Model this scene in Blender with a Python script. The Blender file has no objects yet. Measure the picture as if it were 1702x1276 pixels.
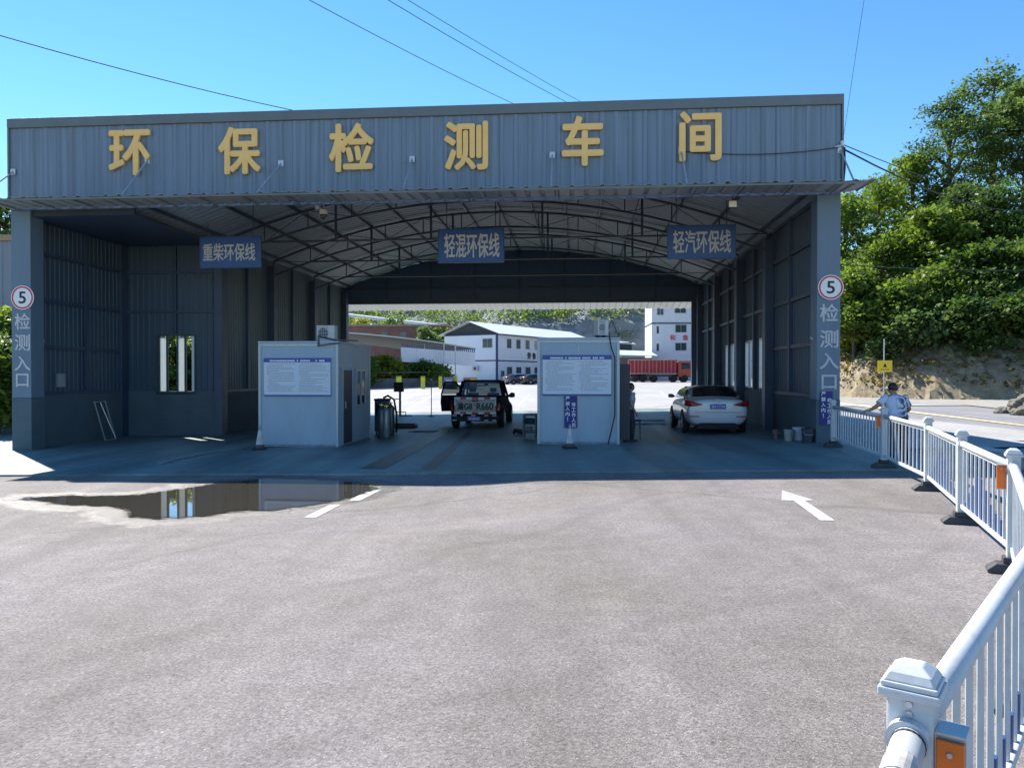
import bpy, bmesh, math, random
import numpy as np
from mathutils import Vector, Matrix, Euler

R = math.radians
SC = bpy.context.scene
COL = SC.collection

# ------------------------------------------------------------------ camera, sky, sun, exposure
FPX, CX, CY, HC = 1290.0, 851.0, 638.0, 1.8
PITCH = math.atan((CY - 625.0) / FPX)
cam_data = bpy.data.cameras.new("camera")
cam_data.sensor_fit = 'HORIZONTAL'
cam_data.sensor_width = 36.0
cam_data.lens = 36.0 * FPX / 1702.0
cam_data.clip_start = 0.05
cam_data.clip_end = 3000.0
cam = bpy.data.objects.new("camera", cam_data)
COL.objects.link(cam)
cam.location = (0, 0, HC)
cam.rotation_euler = (R(90) - PITCH, 0, 0)
SC.camera = cam

SUN_TRAVEL = Vector((0.630, -0.777, -0.983)).normalized()      # the way the light goes
SUN_EL = math.asin(-SUN_TRAVEL.z)
SUN_AZ = math.atan2(-SUN_TRAVEL.x, -SUN_TRAVEL.y)              # clockwise from +Y
world = bpy.data.worlds.new("World")
SC.world = world
world.use_nodes = True
wn = world.node_tree
wn.nodes.clear()
w_out = wn.nodes.new('ShaderNodeOutputWorld')
w_bg = wn.nodes.new('ShaderNodeBackground')
w_sky = wn.nodes.new('ShaderNodeTexSky')
w_sky.sky_type = 'NISHITA'
w_sky.sun_disc = False
w_sky.sun_elevation = SUN_EL
w_sky.sun_rotation = SUN_AZ
w_sky.altitude = 300
w_sky.air_density = 1.0
w_sky.dust_density = 0.0
w_sky.ozone_density = 4.0
w_bg.inputs['Strength'].default_value = 0.10
w_hs = wn.nodes.new('ShaderNodeHueSaturation')
w_hs.inputs['Saturation'].default_value = 1.20
w_hs.inputs['Hue'].default_value = 0.4985
wn.links.new(w_sky.outputs[0], w_hs.inputs['Color'])
wn.links.new(w_hs.outputs[0], w_bg.inputs[0])
wn.links.new(w_bg.outputs[0], w_out.inputs[0])

sun_data = bpy.data.lights.new("sun", 'SUN')
sun_data.energy = 4.6
sun_data.angle = R(0.5)
sun_data.color = (1.0, 0.95, 0.88)
sun = bpy.data.objects.new("sun", sun_data)
COL.objects.link(sun)
sun.location = (-40, 60, 80)
sun.rotation_euler = SUN_TRAVEL.to_track_quat('-Z', 'Y').to_euler()

SC.view_settings.view_transform = 'Standard'
SC.view_settings.look = 'None'
SC.view_settings.exposure = 1.2
SC.view_settings.gamma = 1.0
SC.cycles.max_bounces = 10
SC.cycles.diffuse_bounces = 5
SC.cycles.transparent_max_bounces = 12
SC.cycles.caustics_reflective = False
SC.cycles.caustics_refractive = False

# ------------------------------------------------------------------ measuring the photograph
def gz(X, Y):
    """height of the ground: it climbs gently to the right and towards the back"""
    xs = max(-17.0, min(14.0, X))
    c = 0.017 * xs + (0.008 * min(30.0, X - 14.0) if X > 14 else 0.0)
    fade = 1.0 if Y < 42 else max(0.12, 1.0 - (Y - 42) / 40.0)
    z = c * fade + (min(130.0, Y) - 42) * 0.0130 * (1 if Y > 42 else 0)
    # the low spot where the puddle lies is level
    d = ((X + 4.6) / 4.3) ** 2 + ((Y - 11.6) / 2.6) ** 2
    if d < 1.9:
        k = 1.0 if d < 1.0 else 1.0 - (d - 1.0) / 0.9
        k = k * k * (3 - 2 * k)
        z = z * (1 - k) + (-0.095) * k
    return z

def ray(x, y):
    xp, yp = (x - CX) / FPX, (CY - y) / FPX
    return (xp, math.cos(PITCH) + yp * math.sin(PITCH), -math.sin(PITCH) + yp * math.cos(PITCH))

def at(x, y, Y):
    r = ray(x, y)
    s = Y / r[1]
    return Vector((r[0] * s, Y, HC + r[2] * s))

def on_ground(x, y, off=0.0):
    r = ray(x, y)
    lo, hi = 0.5, 400.0
    for _ in range(60):
        m = 0.5 * (lo + hi)
        s = m / r[1]
        if HC + r[2] * s > gz(r[0] * s, m) + off:
            lo = m
        else:
            hi = m
    s = lo / r[1]
    return Vector((r[0] * s, lo, gz(r[0] * s, lo) + off))

ANG = R(4.89)
OX, OY = -13.46, 20.89
UX, UY = math.cos(ANG), -math.sin(ANG)
VX, VY = math.sin(ANG), math.cos(ANG)
W = 21.59
def B(u, v, z=0.0):
    return Vector((OX + u * UX + v * VX, OY + u * UY + v * VY, z))
def on_v(x, y, v):
    """pixel -> (u, z) on the plane v of the shed"""
    r = ray(x, y)
    # OX+uUX+vVX = r0 s ; OY+uUY+vVY = r1 s
    a, b = OX + v * VX, OY + v * VY
    u = (r[0] / r[1] * b - a) / (UX - r[0] / r[1] * UY)
    s = (b + u * UY) / r[1]
    return u, HC + r[2] * s
def on_u(x, y, u):
    r = ray(x, y)
    a, b = OX + u * UX, OY + u * UY
    v = (r[0] / r[1] * b - a) / (VX - r[0] / r[1] * VY)
    s = (b + v * VY) / r[1]
    return v, HC + r[2] * s
def bgz(u, v):
    p = B(u, v)
    return gz(p.x, p.y)

# ------------------------------------------------------------------ materials
def nn(nt, t, **kw):
    n = nt.nodes.new(t)
    for k, v in kw.items():
        setattr(n, k, v)
    return n

MATS = {}
def M(name, col, rough=0.6, metal=0.0, var=0.12, scale=2.0, bump=0.0, bscale=60.0, stretch=(1, 1, 1), spec=0.5,
      stain=None, stain_amt=0.0, stain_scale=0.6, coat=0.0, trans=0.0):
    if name in MATS:
        return MATS[name]
    m = bpy.data.materials.new(name)
    m.use_nodes = True
    nt = m.node_tree
    b = nt.nodes['Principled BSDF']
    b.inputs['Roughness'].default_value = rough
    b.inputs['Metallic'].default_value = metal
    b.inputs['Specular IOR Level'].default_value = spec
    b.inputs['Coat Weight'].default_value = coat
    tc = nn(nt, 'ShaderNodeTexCoord')
    mp = nn(nt, 'ShaderNodeMapping')
    mp.inputs['Scale'].default_value = stretch
    nt.links.new(tc.outputs['Object'], mp.inputs[0])
    no = nn(nt, 'ShaderNodeTexNoise')
    no.inputs['Scale'].default_value = scale
    no.inputs['Detail'].default_value = 6
    no.inputs['Roughness'].default_value = 0.65
    nt.links.new(mp.outputs[0], no.inputs['Vector'])
    rp = nn(nt, 'ShaderNodeMapRange')
    rp.inputs[1].default_value = 0.3
    rp.inputs[2].default_value = 0.7
    rp.inputs[3].default_value = 1 - var
    rp.inputs[4].default_value = 1 + var
    nt.links.new(no.outputs['Fac'], rp.inputs[0])
    mx = nn(nt, 'ShaderNodeVectorMath', operation='SCALE')
    mx.inputs[0].default_value = col[:3]
    nt.links.new(rp.outputs[0], mx.inputs['Scale'])
    last = mx.outputs[0]
    if stain is not None:
        n2 = nn(nt, 'ShaderNodeTexNoise')
        n2.inputs['Scale'].default_value = stain_scale
        n2.inputs['Detail'].default_value = 8
        n2.inputs['Roughness'].default_value = 0.7
        nt.links.new(mp.outputs[0], n2.inputs['Vector'])
        r2 = nn(nt, 'ShaderNodeMapRange')
        r2.inputs[1].default_value = 0.5
        r2.inputs[2].default_value = 0.72
        r2.inputs[3].default_value = 0.0
        r2.inputs[4].default_value = stain_amt
        nt.links.new(n2.outputs['Fac'], r2.inputs[0])
        mc = nn(nt, 'ShaderNodeMix', data_type='RGBA')
        nt.links.new(r2.outputs[0], mc.inputs[0])
        nt.links.new(last, mc.inputs[6])
        mc.inputs[7].default_value = (*stain[:3], 1)
        last = mc.outputs[2]
    nt.links.new(last, b.inputs['Base Color'])
    if bump > 0:
        n3 = nn(nt, 'ShaderNodeTexNoise')
        n3.inputs['Scale'].default_value = bscale
        n3.inputs['Detail'].default_value = 4
        nt.links.new(tc.outputs['Object'], n3.inputs['Vector'])
        bp = nn(nt, 'ShaderNodeBump')
        bp.inputs['Strength'].default_value = bump
        bp.inputs['Distance'].default_value = 0.02
        nt.links.new(n3.outputs['Fac'], bp.inputs['Height'])
        nt.links.new(bp.outputs[0], b.inputs['Normal'])
    if trans > 0:
        out = nt.nodes['Material Output']
        tr = nn(nt, 'ShaderNodeBsdfTranslucent')
        nt.links.new(last, tr.inputs['Color'])
        ms = nn(nt, 'ShaderNodeMixShader')
        ms.inputs[0].default_value = trans
        nt.links.new(b.outputs[0], ms.inputs[1])
        nt.links.new(tr.outputs[0], ms.inputs[2])
        nt.links.new(ms.outputs[0], out.inputs['Surface'])
    MATS[name] = m
    return m

def glass_mat(name, tint=(0.8, 0.85, 0.85), alpha=0.35, rough=0.03):
    """thin pane: part mirror, part see-through"""
    if name in MATS:
        return MATS[name]
    m = bpy.data.materials.new(name)
    m.use_nodes = True
    nt = m.node_tree
    nt.nodes.clear()
    out = nn(nt, 'ShaderNodeOutputMaterial')
    gl = nn(nt, 'ShaderNodeBsdfGlossy')
    gl.inputs['Roughness'].default_value = rough
    gl.inputs['Color'].default_value = (0.9, 0.95, 1, 1)
    tr = nn(nt, 'ShaderNodeBsdfTransparent')
    tr.inputs['Color'].default_value = (*[c * (1 - alpha) for c in tint], 1)
    fr = nn(nt, 'ShaderNodeFresnel')
    fr.inputs['IOR'].default_value = 1.5
    ms = nn(nt, 'ShaderNodeMixShader')
    nt.links.new(fr.outputs[0], ms.inputs[0])
    nt.links.new(tr.outputs[0], ms.inputs[1])
    nt.links.new(gl.outputs[0], ms.inputs[2])
    nt.links.new(ms.outputs[0], out.inputs['Surface'])
    MATS[name] = m
    return m

def leaf_mat(name, dark, light, trans=0.45):
    if name in MATS:
        return MATS[name]
    m = bpy.data.materials.new(name)
    m.use_nodes = True
    nt = m.node_tree
    b = nt.nodes['Principled BSDF']
    out = nt.nodes['Material Output']
    b.inputs['Roughness'].default_value = 0.5
    b.inputs['Specular IOR Level'].default_value = 0.35
    geo = nn(nt, 'ShaderNodeNewGeometry')
    tc = nn(nt, 'ShaderNodeTexCoord')
    no = nn(nt, 'ShaderNodeTexNoise')
    no.inputs['Scale'].default_value = 0.45
    no.inputs['Detail'].default_value = 3
    nt.links.new(tc.outputs['Object'], no.inputs['Vector'])
    ad = nn(nt, 'ShaderNodeMath', operation='MULTIPLY_ADD')
    ad.inputs[1].default_value = 0.5
    nt.links.new(geo.outputs['Random Per Island'], ad.inputs[0])
    r0 = nn(nt, 'ShaderNodeMapRange')
    r0.inputs[1].default_value = 0.32
    r0.inputs[2].default_value = 0.68
    r0.inputs[3].default_value = 0.0
    r0.inputs[4].default_value = 0.5
    nt.links.new(no.outputs['Fac'], r0.inputs[0])
    nt.links.new(r0.outputs[0], ad.inputs[2])
    cr = nn(nt, 'ShaderNodeMix', data_type='RGBA')
    cr.inputs[6].default_value = (*dark, 1)
    cr.inputs[7].default_value = (*light, 1)
    nt.links.new(ad.outputs[0], cr.inputs[0])
    nt.links.new(cr.outputs[2], b.inputs['Base Color'])
    tr = nn(nt, 'ShaderNodeBsdfTranslucent')
    mu = nn(nt, 'ShaderNodeMix', data_type='RGBA', blend_type='MULTIPLY')
    mu.inputs[0].default_value = 1.0
    nt.links.new(cr.outputs[2], mu.inputs[6])
    mu.inputs[7].default_value = (1.3, 1.25, 0.6, 1)
    nt.links.new(mu.outputs[2], tr.inputs['Color'])
    ms = nn(nt, 'ShaderNodeMixShader')
    ms.inputs[0].default_value = trans
    nt.links.new(b.outputs[0], ms.inputs[1])
    nt.links.new(tr.outputs[0], ms.inputs[2])
    nt.links.new(ms.outputs[0], out.inputs['Surface'])
    MATS[name] = m
    return m

def asphalt_mat(name, col, col2, speck=0.25, streak=0.12, rough=0.85, wet=None, bump=0.5, stain=0.5, tracks=False):
    if name in MATS:
        return MATS[name]
    m = bpy.data.materials.new(name)
    m.use_nodes = True
    nt = m.node_tree
    b = nt.nodes['Principled BSDF']
    b.inputs['Roughness'].default_value = rough
    b.inputs['Specular IOR Level'].default_value = 0.35
    L = nt.links.new
    tc = nn(nt, 'ShaderNodeTexCoord')
    def noise(scale, detail=5, rough_=0.6, stretch=None, rot=0.0):
        n = nn(nt, 'ShaderNodeTexNoise')
        n.inputs['Scale'].default_value = scale
        n.inputs['Detail'].default_value = detail
        n.inputs['Roughness'].default_value = rough_
        mp = nn(nt, 'ShaderNodeMapping')
        mp.inputs['Rotation'].default_value = (0, 0, rot)
        if stretch:
            mp.inputs['Scale'].default_value = stretch
        L(tc.outputs['Object'], mp.inputs[0])
        L(mp.outputs[0], n.inputs['Vector'])
        return n.outputs['Fac']
    def rng(src, a, b_, c, d):
        r = nn(nt, 'ShaderNodeMapRange')
        for i, v in enumerate((a, b_, c, d)):
            r.inputs[i + 1].default_value = v
        L(src, r.inputs[0])
        return r.outputs[0]
    big = rng(noise(0.22, 5), 0.36, 0.64, 0, 1)
    mix = nn(nt, 'ShaderNodeMix', data_type='RGBA')
    mix.inputs[6].default_value = (*col, 1)
    mix.inputs[7].default_value = (*col2, 1)
    L(big, mix.inputs[0])
    cur = mix.outputs[2]
    def mul(cur, fac):
        v = nn(nt, 'ShaderNodeVectorMath', operation='SCALE')
        L(cur, v.inputs[0])
        L(fac, v.inputs['Scale'])
        return v.outputs[0]
    # aggregate grains of several sizes
    vo = nn(nt, 'ShaderNodeTexVoronoi')
    vo.inputs['Scale'].default_value = 75
    L(tc.outputs['Object'], vo.inputs['Vector'])
    sep = nn(nt, 'ShaderNodeSeparateColor')
    L(vo.outputs['Color'], sep.inputs[0])
    cur = mul(cur, rng(sep.outputs[0], 0, 1, 1 - speck, 1 + speck))
    cur = mul(cur, rng(noise(38, 3, 0.75), 0.3, 0.7, 1 - speck, 1 + speck))
    cur = mul(cur, rng(noise(3.2, 6, 0.7), 0.3, 0.7, 1 - 0.14, 1 + 0.14))
    # wheel tracks drawn out along the drive
    cur = mul(cur, rng(noise(1.0, 4, 0.55, (1.5, 0.10, 1), R(12)), 0.35, 0.65, 1 - streak, 1 + streak * 0.6))
    cur = mul(cur, rng(noise(1.0, 4, 0.55, (1.1, 0.07, 1), R(62)), 0.35, 0.65, 1 - streak, 1 + streak * 0.5))
    # dark spots and oil
    cur = mul(cur, rng(noise(1.7, 7, 0.75), 0.66, 0.74, 1.0, 1 - stain))
    # little black pits
    v2 = nn(nt, 'ShaderNodeTexVoronoi', voronoi_dimensions='2D')
    v2.inputs['Scale'].default_value = 11
    L(tc.outputs['Object'], v2.inputs['Vector'])
    cur = mul(cur, rng(v2.outputs['Distance'], 0.03, 0.085, 0.5, 1.0))
    v3 = nn(nt, 'ShaderNodeTexVoronoi', voronoi_dimensions='2D')
    v3.inputs['Scale'].default_value = 16
    L(tc.outputs['Object'], v3.inputs['Vector'])
    cur = mul(cur, rng(v3.outputs['Distance'], 0.05, 0.10, 1.0 + 2.2 * speck, 1.0))
    if tracks:
        # rubbed-in tyre tracks, lines on the ground plane
        sx = nn(nt, 'ShaderNodeSeparateXYZ')
        L(tc.outputs['Object'], sx.inputs[0])
        wob = rng(noise(0.35, 2), 0.3, 0.7, -0.45, 0.45)
        brk = rng(noise(0.8, 4), 0.35, 0.6, 0.0, 1.0)
        for (x0, y0, x1, y1, w, k) in TRACKS:
            l = math.hypot(x1 - x0, y1 - y0)
            nx, ny = -(y1 - y0) / l, (x1 - x0) / l
            a = nn(nt, 'ShaderNodeMath', operation='MULTIPLY_ADD')
            a.inputs[1].default_value = nx
            a.inputs[2].default_value = -(nx * x0 + ny * y0)
            L(sx.outputs[0], a.inputs[0])
            c = nn(nt, 'ShaderNodeMath', operation='MULTIPLY_ADD')
            c.inputs[1].default_value = ny
            L(sx.outputs[1], c.inputs[0])
            L(a.outputs[0], c.inputs[2])
            d = nn(nt, 'ShaderNodeMath', operation='ADD')
            L(c.outputs[0], d.inputs[0])
            L(wob, d.inputs[1])
            e = nn(nt, 'ShaderNodeMath', operation='ABSOLUTE')
            L(d.outputs[0], e.inputs[0])
            m1 = rng(e.outputs[0], w * 0.4, w, k, 0.0)
            m2 = nn(nt, 'ShaderNodeMath', operation='MULTIPLY')
            L(m1, m2.inputs[0])
            L(brk, m2.inputs[1])
            m3 = nn(nt, 'ShaderNodeMath', operation='SUBTRACT')
            m3.inputs[0].default_value = 1.0
            L(m2.outputs[0], m3.inputs[1])
            cur = mul(cur, m3.outputs[0])
    if wet:
        at_ = nn(nt, 'ShaderNodeAttribute', attribute_name='wet')
        ad = nn(nt, 'ShaderNodeMath', operation='ADD')
        L(at_.outputs['Fac'], ad.inputs[0])
        L(rng(noise(2.2, 6, 0.7), 0.3, 0.7, -0.35, 0.35), ad.inputs[1])
        wf = rng(ad.outputs[0], 0.42, 0.75, 0.0, 1.0)
        cur = mul(cur, rng(wf, 0, 1, 1.0, 0.42))
        L(rng(wf, 0, 1, rough, 0.30), b.inputs['Roughness'])
        L(rng(wf, 0, 1, 0.35, 0.6), b.inputs['Specular IOR Level'])
    L(cur, b.inputs['Base Color'])
    n3 = noise(90, 3, 0.7)
    bp = nn(nt, 'ShaderNodeBump')
    bp.inputs['Strength'].default_value = bump
    bp.inputs['Distance'].default_value = 0.012
    L(n3, bp.inputs['Height'])
    L(bp.outputs[0], b.inputs['Normal'])
    MATS[name] = m
    return m

# ------------------------------------------------------------------ mesh helpers
class MB:
    def __init__(self):
        self.v, self.f = [], []
    def add(self, vs, fs):
        o = len(self.v)
        self.v += [tuple(p) for p in vs]
        self.f += [tuple(i + o for i in q) for q in fs]
        return self
    def box(self, x0, x1, y0, y1, z0, z1):
        return self.add([(x0, y0, z0), (x1, y0, z0), (x1, y1, z0), (x0, y1, z0), (x0, y0, z1), (x1, y0, z1), (x1, y1, z1), (x0, y1, z1)],
                        [(0, 3, 2, 1), (4, 5, 6, 7), (0, 1, 5, 4), (1, 2, 6, 5), (2, 3, 7, 6), (3, 0, 4, 7)])
    def bar(self, p, q, w=0.05, h=None, up=(0, 0, 1)):
        h = w if h is None else h
        p, q = Vector(p), Vector(q)
        d = (q - p).normalized()
        up = Vector(up)
        if abs(d.dot(up)) > 0.98:
            up = Vector((0, 1, 0))
        s = d.cross(up).normalized() * w * 0.5
        t = s.cross(d).normalized() * h * 0.5
        vs = [p - s - t, p + s - t, p + s + t, p - s + t, q - s - t, q + s - t, q + s + t, q - s + t]
        return self.add(vs, [(0, 3, 2, 1), (4, 5, 6, 7), (0, 1, 5, 4), (1, 2, 6, 5), (2, 3, 7, 6), (3, 0, 4, 7)])
    def tube(self, pts, r, n=8, caps=True):
        pts = [Vector(p) for p in pts]
        rs = r if isinstance(r, (list, tuple)) else [r] * len(pts)
        o = len(self.v)
        prev = None
        for i, p in enumerate(pts):
            d = (pts[min(i + 1, len(pts) - 1)] - pts[max(i - 1, 0)]).normalized()
            if prev is None:
                a = Vector((0, 0, 1)) if abs(d.z) < 0.9 else Vector((1, 0, 0))
                s = d.cross(a).normalized()
            else:
                s = (prev - d * prev.dot(d)).normalized()
            prev = s
            t = d.cross(s)
            for k in range(n):
                a = 2 * math.pi * k / n
                self.v.append(tuple(p + (s * math.cos(a) + t * math.sin(a)) * rs[i]))
        for i in range(len(pts) - 1):
            for k in range(n):
                a, b = o + i * n + k, o + i * n + (k + 1) % n
                self.f.append((a, b, b + n, a + n))
        if caps:
            self.f.append(tuple(o + k for k in range(n))[::-1])
            self.f.append(tuple(o + (len(pts) - 1) * n + k for k in range(n)))
        return self
    def lathe(self, prof, c=(0, 0, 0), n=16, axis='z'):
        """prof: list of (radius, height)"""
        o = len(self.v)
        for r, h in prof:
            for k in range(n):
                a = 2 * math.pi * k / n
                x, y = r * math.cos(a), r * math.sin(a)
                p = {'z': (x, y, h), 'y': (x, h, y), 'x': (h, x, y)}[axis]
                self.v.append((c[0] + p[0], c[1] + p[1], c[2] + p[2]))
        for i in range(len(prof) - 1):
            for k in range(n):
                a, b = o + i * n + k, o + i * n + (k + 1) % n
                self.f.append((a, b, b + n, a + n))
        self.f.append(tuple(o + k for k in range(n))[::-1])
        self.f.append(tuple(o + (len(prof) - 1) * n + k for k in range(n)))
        return self
    def prism(self, poly, a, b, plane='xy'):
        """extrude a 2D outline between a and b along the missing axis"""
        n = len(poly)
        def P(x, y, h):
            return {'xy': (x, y, h), 'xz': (x, h, y), 'yz': (h, x, y)}[plane]
        vs = [P(x, y, a) for x, y in poly] + [P(x, y, b) for x, y in poly]
        fs = [tuple(range(n))[::-1], tuple(range(n, 2 * n))] + [(i, (i + 1) % n, n + (i + 1) % n, n + i) for i in range(n)]
        return self.add(vs, fs)
    def quad(self, a, b, c, d):
        return self.add([a, b, c, d], [(0, 1, 2, 3)])
    def loft(self, rings, close=True, caps=True):
        n = len(rings[0])
        o = len(self.v)
        for r in rings:
            self.v += [tuple(p) for p in r]
        for i in range(len(rings) - 1):
            for k in range(n if close else n - 1):
                a, b = o + i * n + k, o + i * n + (k + 1) % n
                self.f.append((a, b, b + n, a + n))
        if caps:
            self.f.append(tuple(o + k for k in range(n))[::-1])
            self.f.append(tuple(o + (len(rings) - 1) * n + k for k in range(n)))
        return self
    def corr(self, A, D, S, N, length, ext, period=0.3, depth=0.03, duty=0.25):
        """ribbed sheet: profile runs along D, ribs run along S, ribs stand out along N"""
        A, D, S, N = Vector(A), Vector(D).normalized(), Vector(S).normalized(), Vector(N).normalized()
        prof = []
        x = 0.0
        e = period * 0.09
        w = period * duty
        while x < length - 1e-6:
            for dx, h in ((0, 0), (period - w - 2 * e, 0), (period - w - e, depth), (period - e, depth)):
                if x + dx < length:
                    prof.append((x + dx, h))
            x += period
        prof.append((length, 0))
        o = len(self.v)
        for s, h in prof:
            p = A + D * s + N * h
            self.v.append(tuple(p))
            self.v.append(tuple(p + S * ext))
        for i in range(len(prof) - 1):
            a = o + 2 * i
            self.f.append((a, a + 2, a + 3, a + 1))
        return self
    def build(self, name, mat, parent=None, smooth=False, bevel=0.0, seg=2, subsurf=0):
        me = bpy.data.meshes.new(name)
        me.from_pydata(self.v, [], self.f)
        bm = bmesh.new()
        bm.from_mesh(me)
        bmesh.ops.recalc_face_normals(bm, faces=bm.faces)
        bm.to_mesh(me)
        bm.free()
        if mat:
            me.materials.append(mat)
        if smooth:
            me.polygons.foreach_set('use_smooth', [True] * len(me.polygons))
        o = bpy.data.objects.new(name, me)
        COL.objects.link(o)
        if parent:
            o.parent = parent
        if bevel > 0:
            md = o.modifiers.new('bevel', 'BEVEL')
            md.width = bevel
            md.segments = seg
            md.limit_method = 'ANGLE'
        if subsurf:
            md = o.modifiers.new('sub', 'SUBSURF')
            md.levels = md.render_levels = subsurf
        return o

def tag(o, label, cat, group=None, kind=None):
    if label:
        o['label'] = label
    if cat:
        o['category'] = cat
    if group:
        o['group'] = group
    if kind:
        o['kind'] = kind
    return o

def thing(name, label, cat, loc=(0, 0, 0), rz=0.0, group=None):
    o = bpy.data.objects.new(name, None)
    o.empty_display_size = 0.2
    COL.objects.link(o)
    o.location = loc
    o.rotation_euler = (0, 0, rz)
    return tag(o, label, cat, group)

def dup(root, loc=None, rz=None, label=None, scale=None):
    def cp(o, par):
        c = o.copy()
        COL.objects.link(c)
        if par is not None:
            c.parent = par
        for ch in KIDS.get(o.name, []):
            cp(ch, c)
        return c
    KIDS = {}
    for ob in COL.objects:
        if ob.parent:
            KIDS.setdefault(ob.parent.name, []).append(ob)
    c = cp(root, None)
    if loc is not None:
        c.location = loc
    if rz is not None:
        c.rotation_euler = (0, 0, rz)
    if scale is not None:
        c.scale = (scale,) * 3 if not isinstance(scale, tuple) else scale
    if label:
        c['label'] = label
    return c

def text(name, body, w, h, depth, mat, parent, loc, rot=(R(90), 0, 0), bold=0.0, spacing=1.0):
    """lettering fitted to w x h, centred on loc"""
    cu = bpy.data.curves.new(name, 'FONT')
    cu.body = body
    cu.resolution_u = 3
    cu.space_character = spacing
    cu.extrude = 0.5
    ob = bpy.data.objects.new(name, cu)
    COL.objects.link(ob)
    dg = bpy.context.evaluated_depsgraph_get()
    me = bpy.data.meshes.new_from_object(ob.evaluated_get(dg))
    bpy.data.objects.remove(ob)
    n = len(me.vertices)
    co = np.empty(n * 3, dtype=np.float32)
    me.vertices.foreach_get('co', co)
    co = co.reshape(-1, 3)
    mn, mxx = co.min(0), co.max(0)
    c = (mn + mxx) / 2
    sx = w / (mxx[0] - mn[0])
    sy = h / (mxx[1] - mn[1]) if h else sx
    if w is None:
        sx = sy
    co = (co - c) * np.array([sx, sy, depth], dtype=np.float32)
    me.vertices.foreach_set('co', co.ravel())
    me.update()
    me.materials.clear()
    me.materials.append(mat)
    if bold > 0:
        # heavier strokes: the outline widened by shifted copies, each a hair deeper than the last
        b = bold * (h if h else w)
        fs = [tuple(p.vertices) for p in me.polygons]
        vs, ff = [], []
        sh = [(0, 0), (b, 0), (-b, 0), (0, b), (0, -b), (.7 * b, .7 * b), (-.7 * b, .7 * b), (.7 * b, -.7 * b), (-.7 * b, -.7 * b)]
        k = 1.0 - 2 * bold
        for i, (dx, dy) in enumerate(sh):
            q = len(vs)
            vs += [(p[0] * (k if w else 1) + dx, p[1] * k + dy, p[2] - i * min(0.0012, depth * 0.08)) for p in co.tolist()]
            ff += [tuple(a + q for a in f) for f in fs]
        m2 = bpy.data.meshes.new(name)
        m2.from_pydata(vs, [], ff)
        m2.materials.append(mat)
        bpy.data.meshes.remove(me)
        me = m2
    o = bpy.data.objects.new(name, me)
    COL.objects.link(o)
    if parent:
        o.parent = parent
    o.location = loc
    o.rotation_euler = rot
    return o

def sheet(name, label, mat, x0, x1, y0, y1, off, nx, ny, inside=None, frame='world', kind='structure', skirt=0.0):
    """a ground surface that follows gz"""
    vs, fs, idx = [], [], {}
    for j in range(ny + 1):
        for i in range(nx + 1):
            a, b = x0 + (x1 - x0) * i / nx, y0 + (y1 - y0) * j / ny
            if frame == 'shed':
                p = B(a, b)
                X, Y = p.x, p.y
            else:
                X, Y = a, b
            idx[i, j] = len(vs)
            vs.append((X, Y, gz(X, Y) + off))
    for j in range(ny):
        for i in range(nx):
            fs.append((idx[i, j], idx[i + 1, j], idx[i + 1, j + 1], idx[i, j + 1]))
    if skirt:
        ring = [idx[i, 0] for i in range(nx + 1)] + [idx[nx, j] for j in range(1, ny + 1)] + \
               [idx[i, ny] for i in range(nx - 1, -1, -1)] + [idx[0, j] for j in range(ny - 1, 0, -1)]
        low = []
        for k in ring:
            low.append(len(vs))
            vs.append((vs[k][0], vs[k][1], vs[k][2] - skirt))
        for k in range(len(ring)):
            k2 = (k + 1) % len(ring)
            fs.append((ring[k], low[k], low[k2], ring[k2]))
    mb = MB()
    mb.v, mb.f = vs, fs
    o = mb.build(name, mat, smooth=False)
    return tag(o, label, None, kind=kind)

def decal(name, label, mat, poly, off, cat=None, group=None, kind='structure'):
    """thin painted shape lying on the ground; poly in world XY"""
    me = bpy.data.meshes.new(name)
    bm = bmesh.new()
    bm.faces.new([bm.verts.new((x, y, 0)) for x, y in poly])
    bmesh.ops.triangulate(bm, faces=bm.faces)
    for _ in range(2):
        bmesh.ops.subdivide_edges(bm, edges=[e for e in bm.edges if e.calc_length() > 0.8], cuts=1)
    for v in bm.verts:
        v.co.z = gz(v.co.x, v.co.y) + off
    bmesh.ops.recalc_face_normals(bm, faces=bm.faces)
    for f in bm.faces:
        if f.normal.z < 0:
            f.normal_flip()
    bm.to_mesh(me)
    bm.free()
    me.materials.append(mat)
    o = bpy.data.objects.new(name, me)
    COL.objects.link(o)
    return tag(o, label, cat, group, kind)

# ------------------------------------------------------------------ materials used in many places
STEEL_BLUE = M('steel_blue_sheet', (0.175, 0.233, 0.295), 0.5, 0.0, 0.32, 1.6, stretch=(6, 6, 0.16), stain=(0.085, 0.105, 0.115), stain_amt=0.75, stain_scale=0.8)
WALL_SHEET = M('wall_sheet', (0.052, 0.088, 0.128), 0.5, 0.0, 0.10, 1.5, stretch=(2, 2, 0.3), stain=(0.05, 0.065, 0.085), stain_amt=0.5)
STEEL_DARK = M('painted_steel', (0.045, 0.068, 0.095), 0.5, 0.0, 0.15, 3)
COLUMN_BLUE = M('column_steel', (0.045, 0.07, 0.12), 0.5, 0.0, 0.15, 2)
ROOF_SHEET = M('roof_sheet', (0.30, 0.36, 0.40), 0.55, 0.0, 0.10, 0.8, stain=(0.3, 0.29, 0.26), stain_amt=0.5)
CANOPY_SHEET = M('canopy_sheet', (0.36, 0.37, 0.37), 0.55, 0.0, 0.12, 1.0, stain=(0.25, 0.24, 0.22), stain_amt=0.5)
FLASHING = M('flashing', (0.14, 0.165, 0.165), 0.45, 0.0, 0.1, 2)
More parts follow.
